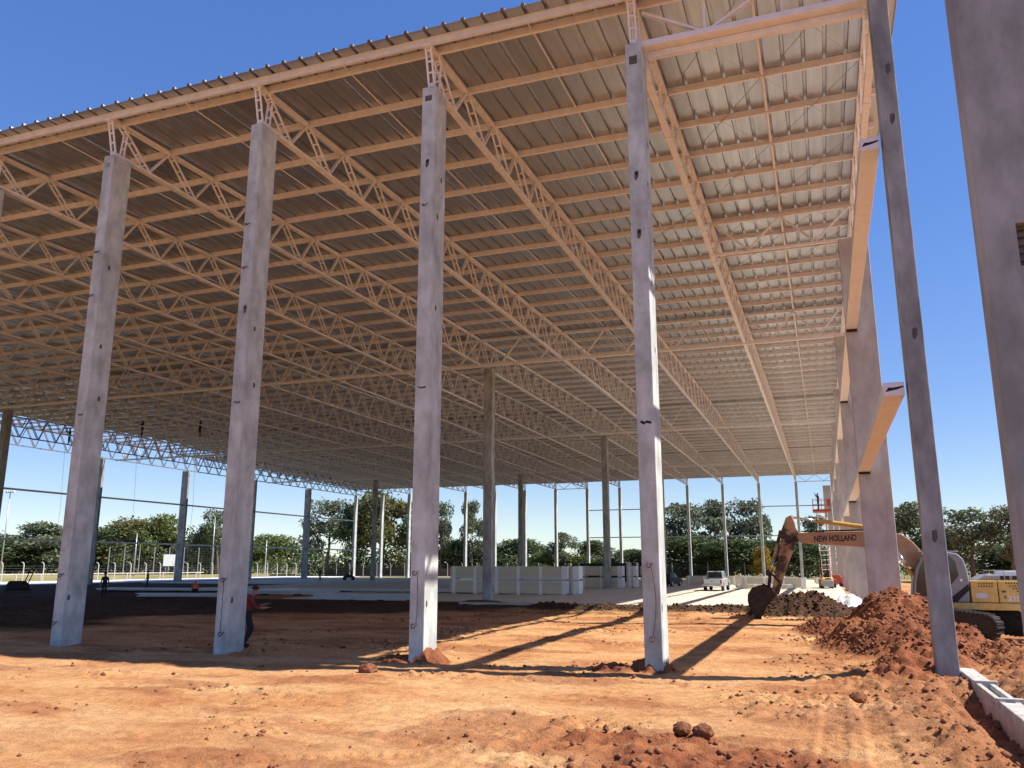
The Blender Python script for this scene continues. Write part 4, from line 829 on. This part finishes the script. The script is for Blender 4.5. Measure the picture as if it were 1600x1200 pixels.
def pole(x, y, h, label, kindp):
    o = thing('light_pole', label, 'light pole', (x, y, 0), 0, 'light poles beyond the site')
    MB().tube([(0,0,0),(0,0,h)], [.16,.08], 8).build('mast', M['galv'], o, True)
    if kindp == 'flood':
        for k in range(4): MB().box(-.9+.6*k-.22,-.9+.6*k+.22,-.2,.2,h-.15,h+.2).build('floodlight', M['white'], o, bevel=.04)
        MB().box(-1.2,1.2,-.06,.06,h-.25,h-.15).build('crossarm', M['galv'], o)
    elif kindp == 'arm':
        MB().tube([(0,0,h),(-.6,0,h+.6),(-1.6,0,h+.95)], .06, 6).build('arm', M['galv'], o); MB().box(-2.5,-1.5,-.15,.15,h+.92,h+1.08).build('lamp_head', M['galv'], o, bevel=.04)
pole(-133, 105, 17.0, 'tall floodlight pole far left with four lamps', 'flood'); pole(-108, 137, 13.0, 'curved street light pole left of the second full front column', 'arm')
pole(-104, 110, 8.5, 'plain pole right of the leftmost full front column', 'plain'); pole(-87, 128, 7.5, 'plain pole behind the net frames', 'plain')
nt_ = thing('sports_net', 'tall net on pale posts beyond the fence at left', 'net', (-112, 128, 0), math.radians(35))
for k in range(9): MB().tube([(3.0*k-12,0,0),(3.0*k-12,0,6.2)],.10,6).build('post', M['galv'], nt_)
w_ = MB()
for z in np.arange(.4,6.2,.5): w_.bar((-12,0,z),(12,0,z),.008,.008,(0,0,1))
for x in np.arange(-12,12.1,.6): w_.bar((x,0,0),(x,0,6.0),.008,.008)
kind(w_.build('net', M['galv'], nt_), 'stuff')
sg = thing('signboard', 'white signboard left of the broad left wall column', 'sign', (-107.6, 124.2, 0), math.radians(35)); MB().box(-1.8,1.8,-.05,.05,2.2,4.6).build('board', M['white'], sg)
for x in (-1.2,1.2): MB().tube([(x,.1,0),(x,.1,4.4)],.06,6).build('leg', M['galv'], sg)

# ------------------------------------------------------------------ trees
def tree_mesh(seed, h, rx, style):
    rg = np.random.default_rng(seed); tr = MB(); cl = []
    th = h*(.38 if style == 'euc' else .22)
    tr.tube([(0,0,-.3),(.1*rg.normal(),.1*rg.normal(),th*.5),(.25*rg.normal(),.25*rg.normal(),th),(.4*rg.normal(),.4*rg.normal(),h*.72)], [.03*h,.023*h,.017*h,.006*h], 7)
    nl = 15 if style == 'euc' else (26 if style == 'dense' else 22)
    for k in range(nl):
        a = rg.uniform(0, 2*math.pi); f = rg.uniform(0,1)**.8
        z = h*(.32 + .62*f) if style == 'euc' else h*(.20 + .74*f)
        rr_ = rx*(1-.65*max(0,f-.35)**1.1)*rg.uniform(.30,.95)*(1 if style != 'euc' else .9); c = np.array([rr_*math.cos(a), rr_*math.sin(a), z])
        b0 = np.array([0,0,max(.15*h, z - rr_*rg.uniform(.5,.9))]); mid = (b0+c)/2 + np.array([0,0,-.04*h])
        tr.tube([tuple(b0), tuple(mid), tuple(c)], [.009*h,.006*h,.003*h], 5, False)
        cl.append((c, rx*(rg.uniform(.27,.44) if style == 'euc' else rg.uniform(.36,.56))))
    cl.append((np.array([0,0,h*.90]), rx*.38))
    V = []; n_each = 260 if style == 'euc' else 280
    for c, r in cl:
        n_ = n_each; p = rg.normal(size=(n_,3)); p /= np.linalg.norm(p,axis=1)[:,None]; p *= (rg.uniform(.25,1,(n_,1))**.5); p *= np.array([r, r, r*.72]); p += c
        p += rg.normal(size=(n_,3))*r*.10
        u = rg.normal(size=(n_,3)); u /= np.linalg.norm(u,axis=1)[:,None]; w_ = np.cross(u, rg.normal(size=(n_,3))); w_ /= np.linalg.norm(w_,axis=1)[:,None]
        sz = rg.uniform(.10,.24,(n_,1))*(h/12)**.5
        V.append(np.stack([p-u*sz*1.5, p+w_*sz*.8, p+u*sz*1.5, p-w_*sz*.8], 1))
    V = np.concatenate(V).reshape(-1,3); q = np.arange(len(V), dtype=np.int32)
    return tr, V, q
def crown_mesh(V, q, mt):
    me = bpy.data.meshes.new('crown'); me.vertices.add(len(V)); me.vertices.foreach_set('co', V.astype(np.float32).ravel()); me.loops.add(len(q)); me.loops.foreach_set('vertex_index', q)
    me.polygons.add(len(q)//4); me.polygons.foreach_set('loop_start', np.arange(0,len(q),4,dtype=np.int32)); me.materials.append(mt); me.update(calc_edges=True); return me
TV = {}
def tree(x, y, h, rx, style, leaf, label, sd):
    key = (style, sd % 4, leaf)
    if key not in TV:
        t_, V, q = tree_mesh(100+sd % 4+{'euc':0,'dense':10,'round':20}[style], 12.0, 4.6, style); TV[key] = (t_.mesh('trunk', M['bark'], True), crown_mesh(V, q, LEAF[leaf]))
    o = thing('tree', label, 'tree', (x, y, 0), random.uniform(0,6.28), 'trees beyond the site'); o.scale = (rx/4.6*1.05, rx/4.6*1.05, h/11.3)
    obj('trunk', TV[key][0], o); obj('crown', TV[key][1], o)
def px2(xp, yp, Y):     # real place of a far treetop seen at a picture point, at depth Y
    a, b = math.radians(20.226), math.radians(12.263); f = 1303.77
    fw = Vector((-math.sin(a)*math.cos(b), math.cos(a)*math.cos(b), math.sin(b))); r = Vector((math.cos(a), math.sin(a), 0)); u = r.cross(fw)
    d = fw + r*(xp-800)/f + u*(600-yp)/f; t = (Y-cam.location.y)/d.y; return cam.location + d*t
TREES = [ # picture x, top y, half width px, depth Y, style, leaf, label
 (20,846,55,120,'dense',1,'dark green tree at the left picture edge'),(75,824,45,122,'euc',0,'loose grey green tree left of the leftmost full front column'),
 (-40,835,50,125,'dense',1,'dark tree just outside the left edge'),(120,835,40,128,'dense',1,'dark tree behind the leftmost full front column'),
 (175,832,38,132,'dense',1,'dark green tree right of the leftmost full front column'),(215,818,40,136,'round',2,'brownish olive tree between the two left front columns'),
 (252,812,34,138,'round',3,'bright green rounded tree left of the broad left wall column'),(305,838,26,140,'euc',0,'slim loose eucalyptus right of the broad left wall column'),
 (345,806,30,142,'euc',0,'tall loose eucalyptus left of the second full front column'),(330,850,34,150,'dense',1,'dark low tree behind the loose eucalyptus'),
 (440,841,42,190,'round',3,'low bright tree with domed top left of the tall eucalyptus'),(405,848,30,185,'dense',3,'low green tree right of the second full front column'),
 (515,792,38,150,'euc',0,'tall eucalyptus with sky gaps beside the left corner columns'),(555,800,30,152,'euc',1,'dark eucalyptus behind the far left corner column'),
 (600,783,42,154,'dense',2,'big olive tree behind the dark inner column'),(650,792,28,156,'euc',1,'dark tree right of the big olive tree'),
 (690,795,20,156,'euc',0,'eucalyptus half hidden by the middle front column'),(738,793,20,158,'euc',0,'tall slim eucalyptus right of the middle front column'),(705,848,30,160,'dense',1,'low dark tree right of the middle front column'),
 (762,850,30,165,'dense',3,'low green tree behind the nearest inner column'),(820,848,40,165,'dense',1,'dark tree behind the front panel stack'),(856,866,26,160,'round',3,'small green bush tree right of the slim inner column'),
 (880,838,22,160,'euc',0,'thin see through tree above the panel stacks'),(900,872,32,162,'dense',3,'low green tree above the rear stack'),(930,850,30,165,'dense',1,'dark tree left of the second inner column'),
 (985,862,38,165,'dense',1,'low dark tree left of the sunlit front column'),(1070,796,40,160,'euc',0,'big eucalyptus right of the sunlit front column'),(1112,792,34,163,'euc',0,'tall eucalyptus behind the pickup'),
 (1168,792,34,166,'euc',0,'tall eucalyptus right of the pickup'),(1075,842,45,152,'dense',1,'dark dense tree left of the pickup'),(1140,848,45,150,'dense',1,'dark dense tree right behind the pickup'),
 (1200,850,42,150,'dense',1,'dark dense tree behind the bucket link'),(1255,850,36,152,'dense',1,'dark dense tree behind the scissor lift'),(1272,815,26,170,'euc',0,'eucalyptus above the boom lettering'),(1190,858,14,140,'round',4,'yellow flowering tree behind the excavator stick'),
 (1418,797,42,118,'euc',0,'tall tree between the wall column and the corner column'),(1510,806,44,112,'euc',0,'large tree right of the corner column'),(1462,830,34,120,'dense',0,'tree behind the excavator cab'),
 (1572,800,34,108,'euc',0,'loose tree beside the huge near column'),(1560,858,45,125,'dense',1,'low dark tree behind the excavator engine'),(1640,840,50,125,'dense',1,'dark tree beyond the right picture edge'),(1605,850,36,118,'dense',1,'dark tree behind the huge near column')]
for n_, (xp, yp, hw, Y, st, lf, lab) in enumerate(TREES):
    p = px2(xp, yp, Y); dist = (p - cam.location).length; tree(p.x, p.y, p.z*1.02, hw*dist/1303.77*1.08, st, lf, lab, n_)
# hedge and far wood: one mass of foliage along the boundary
def foliage_mass(name, segs, lf, seed, dens=1.0):
    rg = np.random.default_rng(seed); V = []
    for x0, y0, x1, y1, hh, wd in segs:
        L_ = math.hypot(x1-x0, y1-y0); n_ = int(L_*hh*7*dens); t_ = rg.uniform(0,1,n_); top = hh*(.7+.3*np.sin(t_*L_*.5)*np.sin(t_*L_*.17+1)+.15*np.sin(t_*L_*1.7))
        z = rg.uniform(0,1,n_)**.7*top; o_ = rg.normal(0,wd,n_)*(1-.5*z/hh); p = np.stack([x0+(x1-x0)*t_+o_*.3, y0+(y1-y0)*t_+o_, z],1)
        u = rg.normal(size=(n_,3)); u /= np.linalg.norm(u,axis=1)[:,None]; w_ = np.cross(u, rg.normal(size=(n_,3))); w_ /= np.linalg.norm(w_,axis=1)[:,None]; sz = rg.uniform(.18,.38,(n_,1))
        V.append(np.stack([p-u*sz*1.4, p+w_*sz*.8, p+u*sz*1.4, p-w_*sz*.8],1))
    V = np.concatenate(V).reshape(-1,3); o = obj(name, crown_mesh(V, np.arange(len(V),dtype=np.int32), LEAF[lf])); kind(o, 'stuff'); return o
_a, _b, _c, _d = px2(-80,880,128), px2(360,880,146), px2(470,880,158), px2(760,880,164); _e, _f = px2(1030,880,158), px2(1300,880,158)
foliage_mass('tree_belt', [(_a.x,_a.y,_b.x,_b.y,10.5,3.5),(_c.x,_c.y,_d.x,_d.y,7,2.5),(_e.x,_e.y,_f.x,_f.y,6.5,2)], 1, 8, 1.6)
foliage_mass('hedge', [(-150,60,-150,128,5.5,2.5),(-150,128,-112,150,5,2)], 3, 5)
foliage_mass('woodland_edge', [(-125,160,-40,162,4.5,2),(-40,162,62,160,5.5,2),(62,160,75,60,5,2),(-230,120,-150,190,9,3),(-150,190,-60,215,8,3)], 1, 6)

# ------------------------------------------------------------------ loose clods of earth
def clod_mesh(seed):
    bm = bmesh.new(); bmesh.ops.create_icosphere(bm, subdivisions=3, radius=1); rn = random.Random(seed)
    bm.verts.ensure_lookup_table(); cs = np.array([v.co[:] for v in bm.verts]); q = .75 + .5*fbm(cs[:,0]+seed*3.1+5, cs[:,1]+cs[:,2]*.7+5, 1.4, 3, seed) + .35*(fbm(cs[:,0]+cs[:,2]+9, cs[:,1]-cs[:,2]+9, 3.5, 3, seed+4)-.5)
    for v, k_ in zip(bm.verts, q): v.co *= k_*rn.uniform(.95,1.05)
    me = bpy.data.meshes.new('dirt_clod'); bm.to_mesh(me); bm.free(); me.materials.append(M['clod']); return me
CM = [clod_mesh(k) for k in range(3)]
for k, (x, y, r, lab) in enumerate(((19.55,-7.0,.105,'large dark red clod in the foreground, left of the pair'),(19.85,-7.05,.115,'large dark red clod in the foreground, right of the pair'),(11.75,-2.25,.17,'rounded red clod in front of the middle front column'),
      (22.0,-3.0,.12,'single small clod right of the sunlit front column'),(19.1,-7.2,.10,'small clod left of the foreground pair'))):
    o = obj('dirt_clod', CM[k % 3], None, loc=(x, y, gz(x,y)+r*.25)); o.scale = (r*1.25, r, r*.9); tag(o, lab, 'clod', 'large clods of earth')
N_ = 130000; rg = np.random.default_rng(9)
cx = rg.uniform(2, 31, N_); cy = -13 + 40*rg.uniform(0,1,N_)**1.5; 
nb_ = N_//5; cx[:nb_] = rg.uniform(20, 28, nb_); cy[:nb_] = rg.uniform(1.5, 15, nb_); nc_ = nb_ + N_//8; cx[nb_:nc_] = rg.uniform(5, 24, nc_-nb_); cy[nb_:nc_] = rg.uniform(20, 25.5, nc_-nb_)
zz, rr_, dd_, ro = terrain(cx, cy)
keep = rg.uniform(0,1,N_) < np.clip((ro-.30)*1.0, .022, 1); cx, cy, zz, ro, dd_ = cx[keep], cy[keep], zz[keep], ro[keep], dd_[keep]
base = np.array([(0,0,1),(.9,0,.1),(.3,.85,-.1),(-.75,.5,.1),(-.7,-.55,-.05),(.3,-.88,.1),(0,0,-.8)]); fb = [(0,1,2),(0,2,3),(0,3,4),(0,4,5),(0,5,1),(6,2,1),(6,3,2),(6,4,3),(6,5,4),(6,1,5)]
n_ = len(cx); size = (.006 + .05*rg.uniform(0,1,n_)**5.5)*(.7+.6*ro)*(1+.02*np.maximum(0,cy))
an = rg.uniform(0,6.28,n_); jit = rg.uniform(.7,1.3,(n_,7,3)); Bv = base[None]*jit*size[:,None,None]*np.array([1.15,1.0,.8]); c_, s_ = np.cos(an)[:,None], np.sin(an)[:,None]
Vx = Bv[:,:,0]*c_ - Bv[:,:,1]*s_ + cx[:,None]; Vy = Bv[:,:,0]*s_ + Bv[:,:,1]*c_ + cy[:,None]; Vz = Bv[:,:,2] + zz[:,None] + size[:,None]*.2
def clod_field(name, sel, mt):
    V = np.stack([Vx[sel],Vy[sel],Vz[sel]],-1).reshape(-1,3); F = (np.array(fb)[None] + (np.arange(sel.sum())*7)[:,None,None]).reshape(-1).astype(np.int32)
    me = bpy.data.meshes.new(name); me.vertices.add(len(V)); me.vertices.foreach_set('co', V.astype(np.float32).ravel()); me.loops.add(len(F)); me.loops.foreach_set('vertex_index', F)
    me.polygons.add(len(F)//3); me.polygons.foreach_set('loop_start', np.arange(0,len(F),3,dtype=np.int32)); me.materials.append(mt); me.update(calc_edges=True); kind(obj(name, me), 'stuff')
clod_field('loose_red_earth', dd_ < .5, M['clod']); clod_field('loose_dark_earth', dd_ >= .5, mat('dark_earth_clod', (.045,.024,.015), .95, 0, .3, 3, col2=(.12,.065,.038)))
